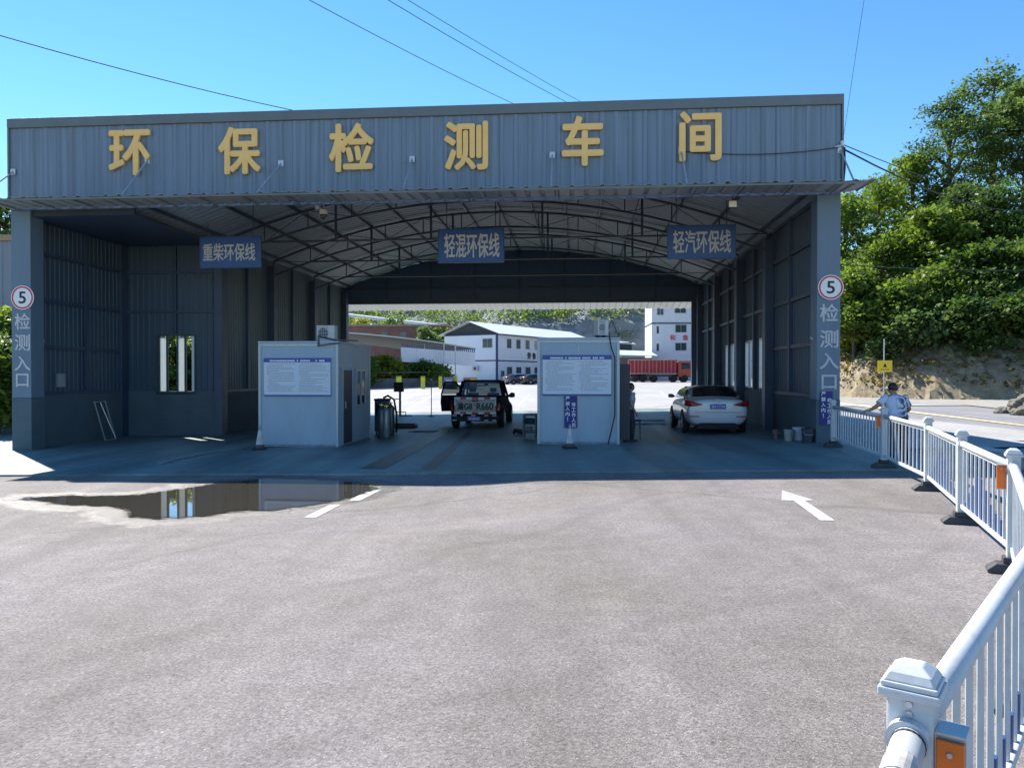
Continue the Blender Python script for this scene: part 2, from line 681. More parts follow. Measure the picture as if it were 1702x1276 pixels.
PLASTER = M('plinth_plaster', (0.085, 0.12, 0.145), 0.8, 0.0, 0.15, 1.2, bump=0.2, stain=(0.10, 0.11, 0.12), stain_amt=0.6, stain_scale=0.9)
GOLD = M('gold_letter', (0.95, 0.58, 0.18), 0.4, 0.0, 0.06, 3)
WHITE_PAINT = M('white_paint', (0.78, 0.79, 0.80), 0.4, 0.0, 0.05, 4)
LETTER_WHITE = M('letter_white', (0.52, 0.52, 0.54), 0.5, 0.0, 0.12, 6)
BLUE_SIGN = M('blue_sign', (0.012, 0.075, 0.26), 0.4, 0.0, 0.1, 3)
RED_PAINT = M('red_paint', (0.60, 0.015, 0.03), 0.4)
BLACK_PAINT = M('black_paint', (0.008, 0.008, 0.010), 0.5)
GALV = M('galvanised', (0.50, 0.52, 0.54), 0.4, 0.6, 0.12, 8)
RUBBER = M('rubber', (0.018, 0.018, 0.020), 0.75, 0.0, 0.2, 8)
FROST = M('frosted_pane', (0.62, 0.66, 0.66), 0.3, 0.0, 0.03, 3, trans=0.7)
GLASS = glass_mat('clear_glass')
DARK_GLASS = glass_mat('dark_glass', (0.25, 0.3, 0.3), 0.5)

# ------------------------------------------------------------------ ground and roads
def _trk(a, b, w, k):
    p, q = on_ground(*a), on_ground(*b)
    return (p.x, p.y, q.x, q.y, w, k)
TRACKS = [_trk((0, 970), (620, 852), .10, .20), _trk((0, 1140), (680, 945), .16, .15), _trk((0, 885), (330, 862), .08, .3), _trk((560, 1030), (1000, 880), .14, .10),
          _trk((1180, 822), (1330, 834), .16, .26), _trk((1380, 900), (1640, 905), .25, .13), _trk((1500, 930), (1660, 880), .12, .15), _trk((700, 830), (1000, 1276), .20, .08)]
ASPHALT = asphalt_mat('asphalt', (0.226, 0.204, 0.201), (0.168, 0.150, 0.132), speck=0.25, streak=0.10, wet=True, bump=0.8, tracks=True)
ROADMAT = asphalt_mat('road_asphalt', (0.24, 0.235, 0.24), (0.21, 0.205, 0.21), speck=0.1, streak=0.1, bump=0.3, stain=0.2)
CONCRETE = asphalt_mat('slab_concrete', (0.20, 0.26, 0.25), (0.135, 0.19, 0.19), speck=0.05, streak=0.2, rough=0.5, bump=0.08, stain=0.45)
LOT = asphalt_mat('lot_concrete', (0.36, 0.355, 0.345), (0.31, 0.305, 0.295), speck=0.04, streak=0.05, bump=0.1, stain=0.15)
SOIL = M('soil', (0.16, 0.13, 0.09), 0.95, 0, 0.3, 0.8, bump=0.6, bscale=6, stain=(0.06, 0.08, 0.03), stain_amt=0.8, stain_scale=0.25)
GRAVEL = M('gravel', (0.30, 0.275, 0.24), 0.95, 0, 0.25, 3, bump=0.8, bscale=9, stain=(0.25, 0.21, 0.16), stain_amt=0.7, stain_scale=0.5)

sheet('ground', 'bare soil ground reaching out beyond the paved yard', SOIL, -420, 420, -30, 900, -0.12, 84, 93)
sheet('forecourt', 'speckled grey asphalt forecourt in front of the shed', ASPHALT, -34, 8.9, -8, 26, 0.0, 214, 170)
sheet('road', 'grey asphalt road running past the right of the shed', ROADMAT, 8.9, 30, -10, 75, -0.02, 22, 60)
sheet('side_apron', 'pale concrete apron between the shed wall and the road', LOT, 8.45, 14.6, 17.5, 35, 0.012, 12, 30)
sheet('shed_floor_slab', 'smooth concrete floor slab of the inspection shed', CONCRETE, -14, 22.3, -5.35, 19.6, 0.035, 90, 60, frame='shed', skirt=0.10)
sheet('rear_lot', 'pale concrete parking lot behind the shed', LOT, -60, 32, 39.5, 131, 0.012, 46, 46)

# kerb wall beside the road, beyond the guardrail
k = MB()
kp = [on_ground(1622, 760), on_ground(1702, 776)]
kd = (kp[1] - kp[0]).normalized()
ka, kb = kp[0], kp[0] + kd * 14
for i in range(7):
    p, q = ka.lerp(kb, i / 7), ka.lerp(kb, (i + 1) / 7 - 0.004)
    p.z, q.z = gz(p.x, p.y) + 0.06, gz(q.x, q.y) + 0.06
    k.bar(p, q, 0.30, 0.34)
tag(k.build('kerb_wall', M('kerb_concrete', (0.42, 0.41, 0.39), 0.85, 0, 0.15, 2, bump=0.3), bevel=0.02),
    'low concrete kerb wall beside the road beyond the guardrail', 'kerb')

PAINT_WORN = M('worn_road_paint', (0.50, 0.495, 0.48), 0.7, 0, 0.18, 6, stain=(0.24, 0.22, 0.21), stain_amt=1.0, stain_scale=7)
PAINT_YELLOW = M('yellow_road_paint', (0.60, 0.48, 0.28), 0.7, 0, 0.12, 4)
def gpoly(pts):
    return [(p.x, p.y) for p in (on_ground(x, y) for x, y in pts)]
def strip(a, b, w):
    a, b = Vector((a[0], a[1], 0)), Vector((b[0], b[1], 0))
    s = Vector((-(b - a).y, (b - a).x, 0)).normalized() * w / 2
    return [(p.x, p.y) for p in (a - s, b - s, b + s, a + s)]
decal('road_marking', 'worn white dash painted on the forecourt beside the puddle', PAINT_WORN, gpoly([(505, 860), (526, 860), (566, 839), (549, 839)]), 0.006, 'road marking')
decal('road_marking', 'worn white dash running into the end of the puddle', PAINT_WORN, gpoly([(580, 832), (598, 832), (634, 814), (614, 814)]), 0.006, 'road marking')
decal('road_arrow', 'white arrow painted on the forecourt pointing into the shed', PAINT_WORN,
      gpoly([(1300, 815.5), (1299, 831.5), (1319, 832), (1364, 865), (1388, 865.5), (1337, 832), (1353, 831.5)]), 0.006, 'road marking')
ya, yb = on_ground(1540, 688), on_ground(1702, 707)
yd = (yb - ya).normalized()
decal('road_line', 'long pale yellow line along the middle of the road', PAINT_YELLOW, strip(ya - yd * 30, yb + yd * 20, 0.16), 0.0, 'road marking')
for i, (a, b) in enumerate((((1600, 690.5), (1642, 695)), ((1550, 709), (1592, 714)), ((1676, 722), (1720, 727)))):
    decal('road_dash', ['short white road dash nearest the hillside', 'short white road dash just behind the guardrail posts',
          'short white road dash at the right edge of the photo'][i], PAINT_WORN, strip(on_ground(*a), on_ground(*b), 0.14), 0.0, 'road marking')
for i, (pts) in enumerate(([(640, 676), (690, 655)], [(672, 683), (725, 655)], [(1062, 651), (1098, 651)], [(1098, 651), (1110, 662)], [(1056, 662), (1110, 662)], [(862, 674), (880, 656)])):
    decal('parking_line', ['parking line left of the far pickup', 'parking line beside the thin pole', 'far edge line of the parking bay right of the white cabin',
                           'slanted side line of that parking bay', 'near edge line of that parking bay', 'slanted parking line between pickup and white cabin'][i],
          WHITE_PAINT, strip(on_ground(*pts[0]), on_ground(*pts[1]), 0.16), 0.02, 'road marking')

# puddle: level water lying in the low spot
rng = random.Random(5)
near = [(10, 829), (50, 832), (100, 840), (150, 841), (185, 842), (200, 847), (196, 853), (215, 860), (250, 863.5), (300, 862), (350, 856), (400, 849), (450, 848), (500, 842), (550, 835), (590, 826), (625, 815), (632, 808)]
far = [(600, 800), (520, 796), (440, 794), (360, 802), (280, 813), (230, 820), (180, 822), (120, 822), (60, 824)]
pts = []
ring = near + far
ZP = -0.083
for i in range(len(ring)):
    a, b = ring[i], ring[(i + 1) % len(ring)]
    for t in range(8):
        f = t / 8
        x, y = a[0] + (b[0] - a[0]) * f + rng.uniform(-1.5, 1.5), a[1] + (b[1] - a[1]) * f + rng.uniform(-0.25, 0.25)
        r = ray(x, y)
        s = (ZP - HC) / r[2]
        pts.append((r[0] * s, r[1] * s))
def puddle_mat():
    m = bpy.data.materials.new('puddle_water')
    m.use_nodes = True
    nt = m.node_tree
    b = nt.nodes['Principled BSDF']
    b.inputs['Base Color'].default_value = (0.045, 0.040, 0.030, 1)
    b.inputs['Roughness'].default_value = 0.02
    b.inputs['IOR'].default_value = 1.36
    tc = nn(nt, 'ShaderNodeTexCoord')
    no = nn(nt, 'ShaderNodeTexNoise')
    no.inputs['Scale'].default_value = 1.2
    nt.links.new(tc.outputs['Object'], no.inputs[0])
    # shallow margin: grains of the asphalt break through the water
    at_ = nn(nt, 'ShaderNodeAttribute', attribute_name='depth')
    n2 = nn(nt, 'ShaderNodeTexNoise')
    n2.inputs['Scale'].default_value = 5.0
    n2.inputs['Detail'].default_value = 8
    n2.inputs['Roughness'].default_value = 0.75
    mpn = nn(nt, 'ShaderNodeMapping')
    mpn.inputs['Scale'].default_value = (0.6, 1.0, 1.0)
    nt.links.new(tc.outputs['Object'], mpn.inputs[0])
    nt.links.new(mpn.outputs[0], n2.inputs['Vector'])
    ma = nn(nt, 'ShaderNodeMath', operation='MULTIPLY_ADD')
    ma.inputs[1].default_value = 0.75
    nt.links.new(n2.outputs['Fac'], ma.inputs[0])
    nt.links.new(at_.outputs['Fac'], ma.inputs[2])
    mr = nn(nt, 'ShaderNodeMapRange')
    mr.inputs[1].default_value = 0.40
    mr.inputs[2].default_value = 0.50
    nt.links.new(ma.outputs[0], mr.inputs[0])
    nt.links.new(mr.outputs[0], b.inputs['Alpha'])
    bp = nn(nt, 'ShaderNodeBump')
    bp.inputs['Strength'].default_value = 0.012
    bp.inputs['Distance'].default_value = 0.02
    nt.links.new(no.outputs['Fac'], bp.inputs['Height'])
    nt.links.new(bp.outputs[0], b.inputs['Normal'])
    return m
PA = np.array(pts)
def puddle_sd(P):
    d = np.full(len(P), 1e9)
    ins = np.zeros(len(P), dtype=bool)
    for k in range(len(PA)):
        a, b = PA[k], PA[(k + 1) % len(PA)]
        ab = b - a
        t = np.clip(((P - a) @ ab) / max(1e-9, ab @ ab), 0, 1)
        d = np.minimum(d, np.hypot(*(P - a - t[:, None] * ab).T))
        if a[1] != b[1]:
            c = ((a[1] > P[:, 1]) != (b[1] > P[:, 1])) & (P[:, 0] < (b[0] - a[0]) * (P[:, 1] - a[1]) / (b[1] - a[1]) + a[0])
            ins ^= c
    return np.where(ins, d, -d)
gx = np.arange(PA[:, 0].min() - .3, PA[:, 0].max() + .3, .07)
gy = np.arange(PA[:, 1].min() - .3, PA[:, 1].max() + .3, .05)
GX, GY = np.meshgrid(gx, gy)
sd = puddle_sd(np.stack([GX.ravel(), GY.ravel()], 1)).reshape(GX.shape)
vid = {}
mb = MB()
dep = []
def vtx(j, i):
    if (j, i) not in vid:
        vid[j, i] = len(mb.v)
        X_, Y_ = float(gx[i]), float(gy[j])
        mb.v.append((X_, Y_, ZP))
        dep.append(float(sd[j, i]))
    return vid[j, i]
for j in range(len(gy) - 1):
    for i in range(len(gx) - 1):
        if sd[j:j + 2, i:i + 2].max() > -.22:
            mb.f.append((vtx(j, i), vtx(j, i + 1), vtx(j + 1, i + 1), vtx(j + 1, i)))
o = mb.build('puddle', puddle_mat())
o.data.attributes.new('depth', 'FLOAT', 'POINT').data.foreach_set('value', np.array(dep, dtype=np.float32))
tag(o, 'shallow muddy puddle lying along the shed shadow', None, kind='structure')

# the asphalt round it is wet: how wet is stored on the forecourt mesh
fc = bpy.data.objects['forecourt'].data
PA = np.array(pts)
co = np.empty(len(fc.vertices) * 3, dtype=np.float32)
fc.vertices.foreach_get('co', co)
co = co.reshape(-1, 3)
wetv = np.zeros(len(co), dtype=np.float32)
sel = np.where((np.abs(co[:, 0] + 4.6) < 7) & (np.abs(co[:, 1] - 11.6) < 4.5))[0]
for i in sel:
    dd = np.hypot((PA[:, 0] - co[i, 0]) * 0.75, PA[:, 1] - co[i, 1]).min()
    x, y = co[i, 0], co[i, 1]
    ins = False
    for k in range(len(PA)):
        ax, ay = PA[k]
        bx, by = PA[(k + 1) % len(PA)]
        if (ay > y) != (by > y) and x < (bx - ax) * (y - ay) / (by - ay) + ax:
            ins = not ins
    wetv[i] = 1.0 if ins else max(0.0, 1.0 - dd / 0.75)
fc.attributes.new('wet', 'FLOAT', 'POINT').data.foreach_set('value', wetv)

# ------------------------------------------------------------------ the inspection shed
shed = thing('inspection_shed', 'large open steel inspection shed with blue grey sheet front and gold lettering', 'building', (OX, OY, 0), -ANG)
ZC, ZT = 6.27, 8.68          # canopy, top of the front panel
VS, VR = 4.94, 18.9          # side step, rear wall
UL, UR = 3.32, 21.2          # inner faces of the hall
ZPL = 1.30                   # top of the masonry plinth

mb = MB().corr((0, 0, ZC - 0.02), (1, 0, 0), (0, 0, 1), (0, -1, 0), W, ZT - ZC - 0.24, 0.36, 0.032, 0.22)
mb.box(0, W, 0.004, 0.06, ZC - 0.02, ZT - 0.1)
front = mb.build('front_panel', STEEL_BLUE, shed)
mb = MB().box(-0.05, W + 0.05, -0.07, 0.16, ZT - 0.25, ZT).box(-0.052, -0.002, -0.06, 0.14, ZC + 0.05, ZT - 0.252).box(W + 0.002, W + 0.052, -0.06, 0.14, ZC + 0.05, ZT - 0.252)
mb.build('front_flashing', FLASHING, shed, bevel=0.01)
# parapet returns along the sides
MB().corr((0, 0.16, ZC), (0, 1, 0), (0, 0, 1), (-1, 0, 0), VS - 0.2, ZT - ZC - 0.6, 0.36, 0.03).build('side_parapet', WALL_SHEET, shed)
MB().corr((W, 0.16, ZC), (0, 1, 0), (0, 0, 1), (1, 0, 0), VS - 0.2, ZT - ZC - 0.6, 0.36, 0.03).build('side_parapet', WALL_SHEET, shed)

# canopy and its stays
mb = MB()
rngc = random.Random(2)
x = -0.02
prof = []
while x < W + 0.06:
    for dx, h in ((0, 0), (0.22, 0), (0.25, 0.035), (0.33, 0.035), (0.36, 0)):
        prof.append((x + dx, h))
    x += 0.36
for v0, z0 in ((-1.31, ZC), ):
    o_ = len(mb.v)
    for s, h in prof:
        mb.v.append((s, -1.33 + rngc.uniform(-0.015, 0.015), ZC - 0.02 + h + rngc.uniform(-0.012, 0.018)))
        mb.v.append((s, -0.065, ZC + 0.02 + h))
    for i in range(len(prof) - 1):
        a = o_ + 2 * i
        mb.f.append((a, a + 2, a + 3, a + 1))
canopy = mb.build('canopy', CANOPY_SHEET, shed)
md = canopy.modifiers.new('thick', 'SOLIDIFY')
md.thickness = 0.006
mb = MB().box(-0.02, W + 0.05, -1.31, -1.27, ZC - 0.075, ZC - 0.03)
for i in range(20):
    u = 0.3 + i * (W - 0.6) / 19
    mb.box(u - 0.012, u + 0.012, -1.265, -0.07, ZC - 0.045, ZC - 0.025)
mb.build('canopy_frame', FLASHING, canopy)
for (x, y), (x2, y2) in (((245, 268), (202, 325)), ((467, 272), (427, 318)), ((685, 265), (670, 318)), ((918, 258), (916, 308)), ((1132, 250), (1142, 305)), ((1397, 250), (1419, 298)), ((22, 286), (-40, 335))):
    u, z = on_v(x, y, -0.03)
    u2, z2 = on_v(x2, y2, -1.22)
    m = MB().tube([(u, -0.035, z), (u2, -1.22, ZC + 0.02)], 0.022, 8)
    m.box(u - 0.07, u + 0.07, -0.045, -0.033, z - 0.08, z + 0.08)
    m.build('canopy_stay', GALV, shed, smooth=False)
# gold letters
for ch, x0, x1, y0, y1 in (('环', 181, 249, 215, 293), ('保', 363, 433, 210, 291), ('检', 547, 621, 204, 287), ('测', 738, 811, 201, 284), ('车', 934, 1003, 192, 277), ('间', 1129, 1199, 184, 269)):
    u0, z0 = on_v(x0, y1, -0.09)
    u1, z1 = on_v(x1, y0, -0.09)
    um, zm = on_v((x0 + x1) / 2, (y0 + y1) / 2, -0.09)
    text('sign_letter', ch, u1 - u0, z1 - z0, 0.07, GOLD, shed, (um, -0.075, zm), bold=0.026)

# pillars
for u0, u1, nm in ((0.0, 0.55, 'l'), (W - 0.56, W, 'r')):
    g = bgz(u0, 0)
    MB().box(u0, u1, 0.0, 0.52, 1.22, ZC - 0.03).build('pillar', M('pillar_sheet', (0.125, 0.185, 0.25), 0.5, 0, 0.08, 1.5, stretch=(3, 3, 0.3)), shed, bevel=0.012)
    MB().box(u0 - 0.006, u1 + 0.006, -0.006, 0.526, -0.5, 1.22).build('pillar_base', PLASTER, shed, bevel=0.012)
    for i, ch in enumerate('检测入口'):
        if nm == 'l':
            yc, h, x = (545, 567, 605, 634)[i], 27, 37
            yc = (534, 569, 604, 632)[i]
        else:
            yc, h, x = (520, 563, 600, 635)[i], 36, 1378
        uc, zc = on_v(x, yc, -0.01)
        hh = (0.44, 0.44, 0.40, 0.36)[i]
        ww = (0.44, 0.44, 0.46, 0.36)[i]
        text('pillar_letter', ch, ww, hh, 0.012, LETTER_WHITE, shed, (uc, -0.008, zc), bold=0.018)

# side walls of the front bay, with girts
def girts(mb, u, v0, v1, side, zs=(1.31, 2.62, 3.92, 5.22, 6.2), posts=()):
    for z in zs:
        mb.box(*sorted((u, u + side * 0.07)), v0, v1, z - 0.05, z + 0.05)
    for v in posts:
        mb.box(*sorted((u, u + side * 0.10)), v - 0.05, v + 0.05, ZPL + 0.06, 6.25)
mb = MB().corr((0.20, 0.53, ZPL), (0, 1, 0), (0, 0, 1), (1, 0, 0), VS - 0.45, 5.0, 0.2, 0.014)
mb.box(0.06, 0.195, 0.53, VS + 0.08, ZPL, 6.3)
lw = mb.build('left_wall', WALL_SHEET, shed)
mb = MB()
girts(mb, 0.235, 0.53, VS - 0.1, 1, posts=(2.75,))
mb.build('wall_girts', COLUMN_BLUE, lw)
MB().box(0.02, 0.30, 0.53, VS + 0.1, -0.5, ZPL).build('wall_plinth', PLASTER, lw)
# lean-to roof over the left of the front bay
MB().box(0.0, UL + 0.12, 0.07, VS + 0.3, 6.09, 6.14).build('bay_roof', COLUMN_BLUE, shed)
MB().box(0.0, UL + 0.02, VS + 0.2, VS + 0.28, 6.15, 8.3).build('bay_sky_blocker', WALL_SHEET, shed)  # added screen behind the bay roof, keeps sky light from leaking in
MB().box(0.555, UL + 0.12, 0.062, 0.12, 6.085, 6.27).build('bay_sun_blocker', M('bay_sun_blocker_paint', (0.022, 0.035, 0.055), .6), shed)  # added strip closing a gap to stop a sun leak, coloured dark to recede
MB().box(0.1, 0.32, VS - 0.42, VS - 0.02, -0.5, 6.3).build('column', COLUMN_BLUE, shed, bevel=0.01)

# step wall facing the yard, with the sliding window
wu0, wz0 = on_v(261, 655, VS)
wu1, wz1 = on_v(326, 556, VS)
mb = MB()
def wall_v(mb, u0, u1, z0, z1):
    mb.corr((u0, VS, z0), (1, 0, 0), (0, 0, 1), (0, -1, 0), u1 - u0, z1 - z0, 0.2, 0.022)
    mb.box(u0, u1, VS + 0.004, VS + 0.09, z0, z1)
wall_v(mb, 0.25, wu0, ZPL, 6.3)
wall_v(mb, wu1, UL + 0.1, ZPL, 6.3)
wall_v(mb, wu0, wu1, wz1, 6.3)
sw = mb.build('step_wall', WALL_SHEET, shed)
MB().box(0.2, UL + 0.1, VS - 0.04, VS + 0.14, -0.5, ZPL).build('wall_plinth', PLASTER, sw)
mb = MB()
for z in (3.92, 5.22, 6.2):
    mb.box(0.3, UL, VS - 0.09, VS - 0.024, z - 0.04, z + 0.04)
mb.box((wu0 + wu1) / 2 - 0.04, (wu0 + wu1) / 2 + 0.04, VS - 0.09, VS - 0.024, wz1 + 0.06, 6.15)
mb.build('wall_girts', COLUMN_BLUE, sw)
def window_v(u0, u1, z0, z1, v):
    fr = MB()
    t = 0.05
    fr.box(u0, u1, v - 0.06, v + 0.06, z0, z0 + t).box(u0, u1, v - 0.06, v + 0.06, z1 - t, z1)
    fr.box(u0, u0 + t, v - 0.06, v + 0.06, z0 + t, z1 - t).box(u1 - t, u1, v - 0.06, v + 0.06, z0 + t, z1 - t)
    f = fr.build('window', STEEL_DARK, sw)
    w4 = (u1 - u0 - 2 * t) / 4
    for i in (0, 2):
        a = u0 + t + i * w4
        MB().box(a + 0.05, a + w4 - 0.04, v - 0.006, v + 0.006, z0 + t + 0.03, z1 - t - 0.03).build('pane', FROST, f)
        MB().box(a + 0.003, a + 0.05, v - 0.03, v + 0.03, z0 + t, z1 - t).box(a + w4 - 0.04, a + w4 + 0.02, v - 0.03, v + 0.03, z0 + t, z1 - t).build('sash', WHITE_PAINT if i == 9 else STEEL_DARK, f)
    MB().box(u1 - t - 0.10, u1 - t - 0.003, v - 0.03, v + 0.03, z0 + t, z1 - t).build('sash', WHITE_PAINT, f)
window_v(wu0, wu1, wz0, wz1, VS + 0.02)

# long walls of the hall
mb = MB().corr((UL, VS + 0.02, ZPL), (0, 1, 0), (0, 0, 1), (1, 0, 0), VR - VS, 5.0, 0.2, 0.022).box(UL - 0.12, UL - 0.004, VS + 0.1, VR, ZPL, 6.3)
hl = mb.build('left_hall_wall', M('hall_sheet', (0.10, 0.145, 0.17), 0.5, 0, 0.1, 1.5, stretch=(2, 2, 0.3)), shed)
MB().box(UL - 0.14, UL + 0.06, VS + 0.15, VR, -0.5, ZPL).build('wall_plinth', PLASTER, hl)
mb = MB()
girts(mb, UL + 0.03, VS + 0.2, VR - 0.2, 1, zs=(1.31,), posts=(7.2, 11.6, 16.4))
mb.build('wall_girts', COLUMN_BLUE, hl)
TR = (4.94, 9.3, 13.9, VR - 0.35)
for v in TR:
    MB().box(UL + 0.02, UL + 0.30, v - 0.2, v + 0.2, -0.5, 6.0).build('column', COLUMN_BLUE, shed, bevel=0.01)
    MB().box(UR - 0.30, UR - 0.02, v - 0.2, v + 0.2, -0.5, 6.0).build('column', COLUMN_BLUE, shed, bevel=0.01)

# right wall with windows
wins = []
for xa, ya_, xb, yb_ in ((1278, 552, 1256, 650), (1214, 560, 1206, 645), (1197, 575, 1187, 642)):
    va, za = on_u(xa, ya_, UR)
    vb, zb = on_u(xb, yb_, UR)
    wins.append((va, vb, zb, za))
wins = [(5.25, 6.75, 1.40, 3.05), (7.6, 8.9, 1.40, 3.05), (10.2, 12.6, 1.40, 3.05)]
mb = MB()
def wall_u(mb, v0, v1, z0, z1):
    if v1 - v0 < 0.02:
        return
    mb.corr((UR, v0, z0), (0, 1, 0), (0, 0, 1), (-1, 0, 0), v1 - v0, z1 - z0, 0.2, 0.022)
    mb.box(UR + 0.004, UR + 0.10, v0, v1, z0, z1)
cur = 0.53
for v0, v1, z0, z1 in wins:
    wall_u(mb, cur, v0, ZPL, 6.3)
    wall_u(mb, v0, v1, ZPL, z0)
    wall_u(mb, v0, v1, z1, 6.3)
    cur = v1
wall_u(mb, cur, VR, ZPL, 6.3)
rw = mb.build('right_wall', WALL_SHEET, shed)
MB().box(UR - 0.06, UR + 0.14, 0.53, VR, -0.5, ZPL).build('wall_plinth', PLASTER, rw)
mb = MB()
girts(mb, UR - 0.03, 0.53, VS - 0.25, -1, posts=(2.75,))
girts(mb, UR - 0.03, VS + 0.25, VR - 0.5, -1, zs=(3.92, 5.22, 6.2), posts=(7.2, 11.6, 16.4))
mb.build('wall_girts', COLUMN_BLUE, rw)
for v0, v1, z0, z1 in wins:
    t = 0.05
    f = MB().box(UR - 0.03, UR + 0.11, v0, v1, z0, z0 + t).box(UR - 0.03, UR + 0.11, v0, v1, z1 - t, z1).box(UR - 0.03, UR + 0.11, v0, v0 + t, z0 + t, z1 - t).box(UR - 0.03, UR + 0.11, v1 - t, v1, z0 + t, z1 - t).build('window', GALV, rw)
    w4 = (v1 - v0 - 2 * t) / 4
    for i in (0, 2):
        a = v0 + t + i * w4
        MB().box(UR + 0.03, UR + 0.042, a + 0.04, a + w4 - 0.04, z0 + t, z1 - t).build('pane', FROST, f)
        MB().box(UR + 0.01, UR + 0.06, a + 0.002, a + 0.038, z0 + t, z1 - t).box(UR + 0.01, UR + 0.06, a + w4 - 0.038, a + w4 - 0.002, z0 + t, z1 - t).build('sash', WHITE_PAINT, f)

# arched roof, trusses, purlins
UC, HALF = (UL + UR) / 2, (UR - UL) / 2
def arch(u, spring, rise):
    k = (u - UC) / HALF
    return spring + rise * (1 - k * k)
Z1, Z2, RISE = 5.56, 6.12, 1.82
mb = MB()
NU = 28
us = [UL - 0.25 + (2 * HALF + 0.5) * i / NU for i in range(NU + 1)]
prof = []
v = 0.07
while v < VR + 0.02:
    for dv, h in ((0, 0), (0.20, 0), (0.225, 0.03), (0.275, 0.03), (0.30, 0)):
        if v + dv <= VR + 0.05:
            prof.append((v + dv, h))
    v += 0.30
for v, h in prof:
    for u in us:
        mb.v.append((u, v, arch(u, Z2, RISE) + 0.13 + h))
nu = NU + 1
for j in range(len(prof) - 1):
    for i in range(NU):
        mb.f.append((j * nu + i, j * nu + i + 1, (j + 1) * nu + i + 1, (j + 1) * nu + i))
roof = mb.build('roof', ROOF_SHEET, shed)
for i in range(15):
    u = UL + 0.35 + (2 * HALF - 0.7) * i / 14
    MB().box(u - 0.028, u + 0.028, 0.1, VR, arch(u, Z2, RISE) + 0.03, arch(u, Z2, RISE) + 0.125).build('purlin', STEEL_DARK, shed)
for ti, v in enumerate(TR[:3], 1):
    mb = MB()
    NS = 24
    uu = [UL + 0.2 + (2 * HALF - 0.4) * i / NS for i in range(NS + 1)]
    for i in range(NS):
        for z, w in ((Z1, 0.07), (Z2, 0.07)):
            mb.bar((uu[i], v, arch(uu[i], z, RISE)), (uu[i + 1], v, arch(uu[i + 1], z, RISE)), w * 0.8, w)
    for i in range(0, NS + 1, 2):
        mb.bar((uu[i], v, arch(uu[i], Z1, RISE)), (uu[i], v, arch(uu[i], Z2, RISE)), 0.035)
        if i < NS:
            a, b = (Z1, Z2) if (i // 2) % 2 else (Z2, Z1)
            mb.bar((uu[i], v, arch(uu[i], a, RISE)), (uu[i + 2], v, arch(uu[i + 2], b, RISE)), 0.022)
    tr = mb.build('roof_truss', STEEL_DARK, shed)
    if ti > 0:
        zt = Z1 + 0.62
        kk = math.sqrt(1 - (zt - Z1) / RISE)
        mb = MB().bar((UC - HALF * kk, v, zt), (UC + HALF * kk, v, zt), 0.05, 0.06)
        mb.build('tie_beam', STEEL_DARK, tr)
        for f in (-0.55, -0.2, 0.2, 0.55):
            u = UC + HALF * f
            MB().bar((u, v + 0.06, zt), (u, v + 0.06, arch(u, Z2, RISE) + 0.05), 0.07).build('hanger', STEEL_DARK, tr)

# rear header, jambs and rear canopy
zh = on_v(860, 504, VR)[1]
ul = on_v(571, 600, VR)[0]
ur = on_v(1149, 600, VR)[0]
poly = [(UL - 0.2, zh), (UR + 0.15, zh)] + [(u, arch(u, Z2, RISE) + 0.135) for u in [UR + 0.15 - (2 * HALF + 0.35) * i / 20 for i in range(21)]]
mb = MB().prism(poly, VR, VR + 0.08, 'xz')
header = mb.build('rear_header', M('header_sheet', (0.05, 0.095, 0.16), 0.5, 0, 0.12, 1.5), shed)
mb = MB().box(UL, UR, VR - 0.09, VR - 0.003, zh, zh + 0.16).box(UL, UR, VR - 0.07, VR - 0.003, zh + 0.75, zh + 0.82)
for i in range(1, 8):
    u = UL + (UR - UL) * i / 8
    mb.box(u - 0.04, u + 0.04, VR - 0.06, VR - 0.002, zh + 0.17, arch(u, Z2, RISE))
mb.build('header_frame', STEEL_DARK, header)
MB().box(UL - 0.1, ul, VR - 0.12, VR + 0.12, -0.5, zh + 0.2).build('jamb', COLUMN_BLUE, shed)
MB().box(ur, UR + 0.1, VR - 0.12, VR + 0.12, -0.5, zh + 0.2).build('jamb', COLUMN_BLUE, shed)
mb = MB()
x = UL - 0.3
prof = []
while x < UR + 0.4:
    for dx, h in ((0, 0), (0.2, 0), (0.23, 0.035), (0.29, 0.035), (0.32, 0)):
        prof.append((x + dx, h))
    x += 0.32
for s, h in prof:
    mb.v.append((s, VR + 0.10, zh + 0.12 + h))
    mb.v.append((s, VR + 1.9, zh - 0.16 + h))
for i in range(len(prof) - 1):
    mb.f.append((2 * i, 2 * i + 2, 2 * i + 3, 2 * i + 1))
mb.build('rear_canopy', M('rear_canopy_sheet', (0.40, 0.42, 0.40), 0.5, 0, 0.06, 1, trans=0.15), shed)

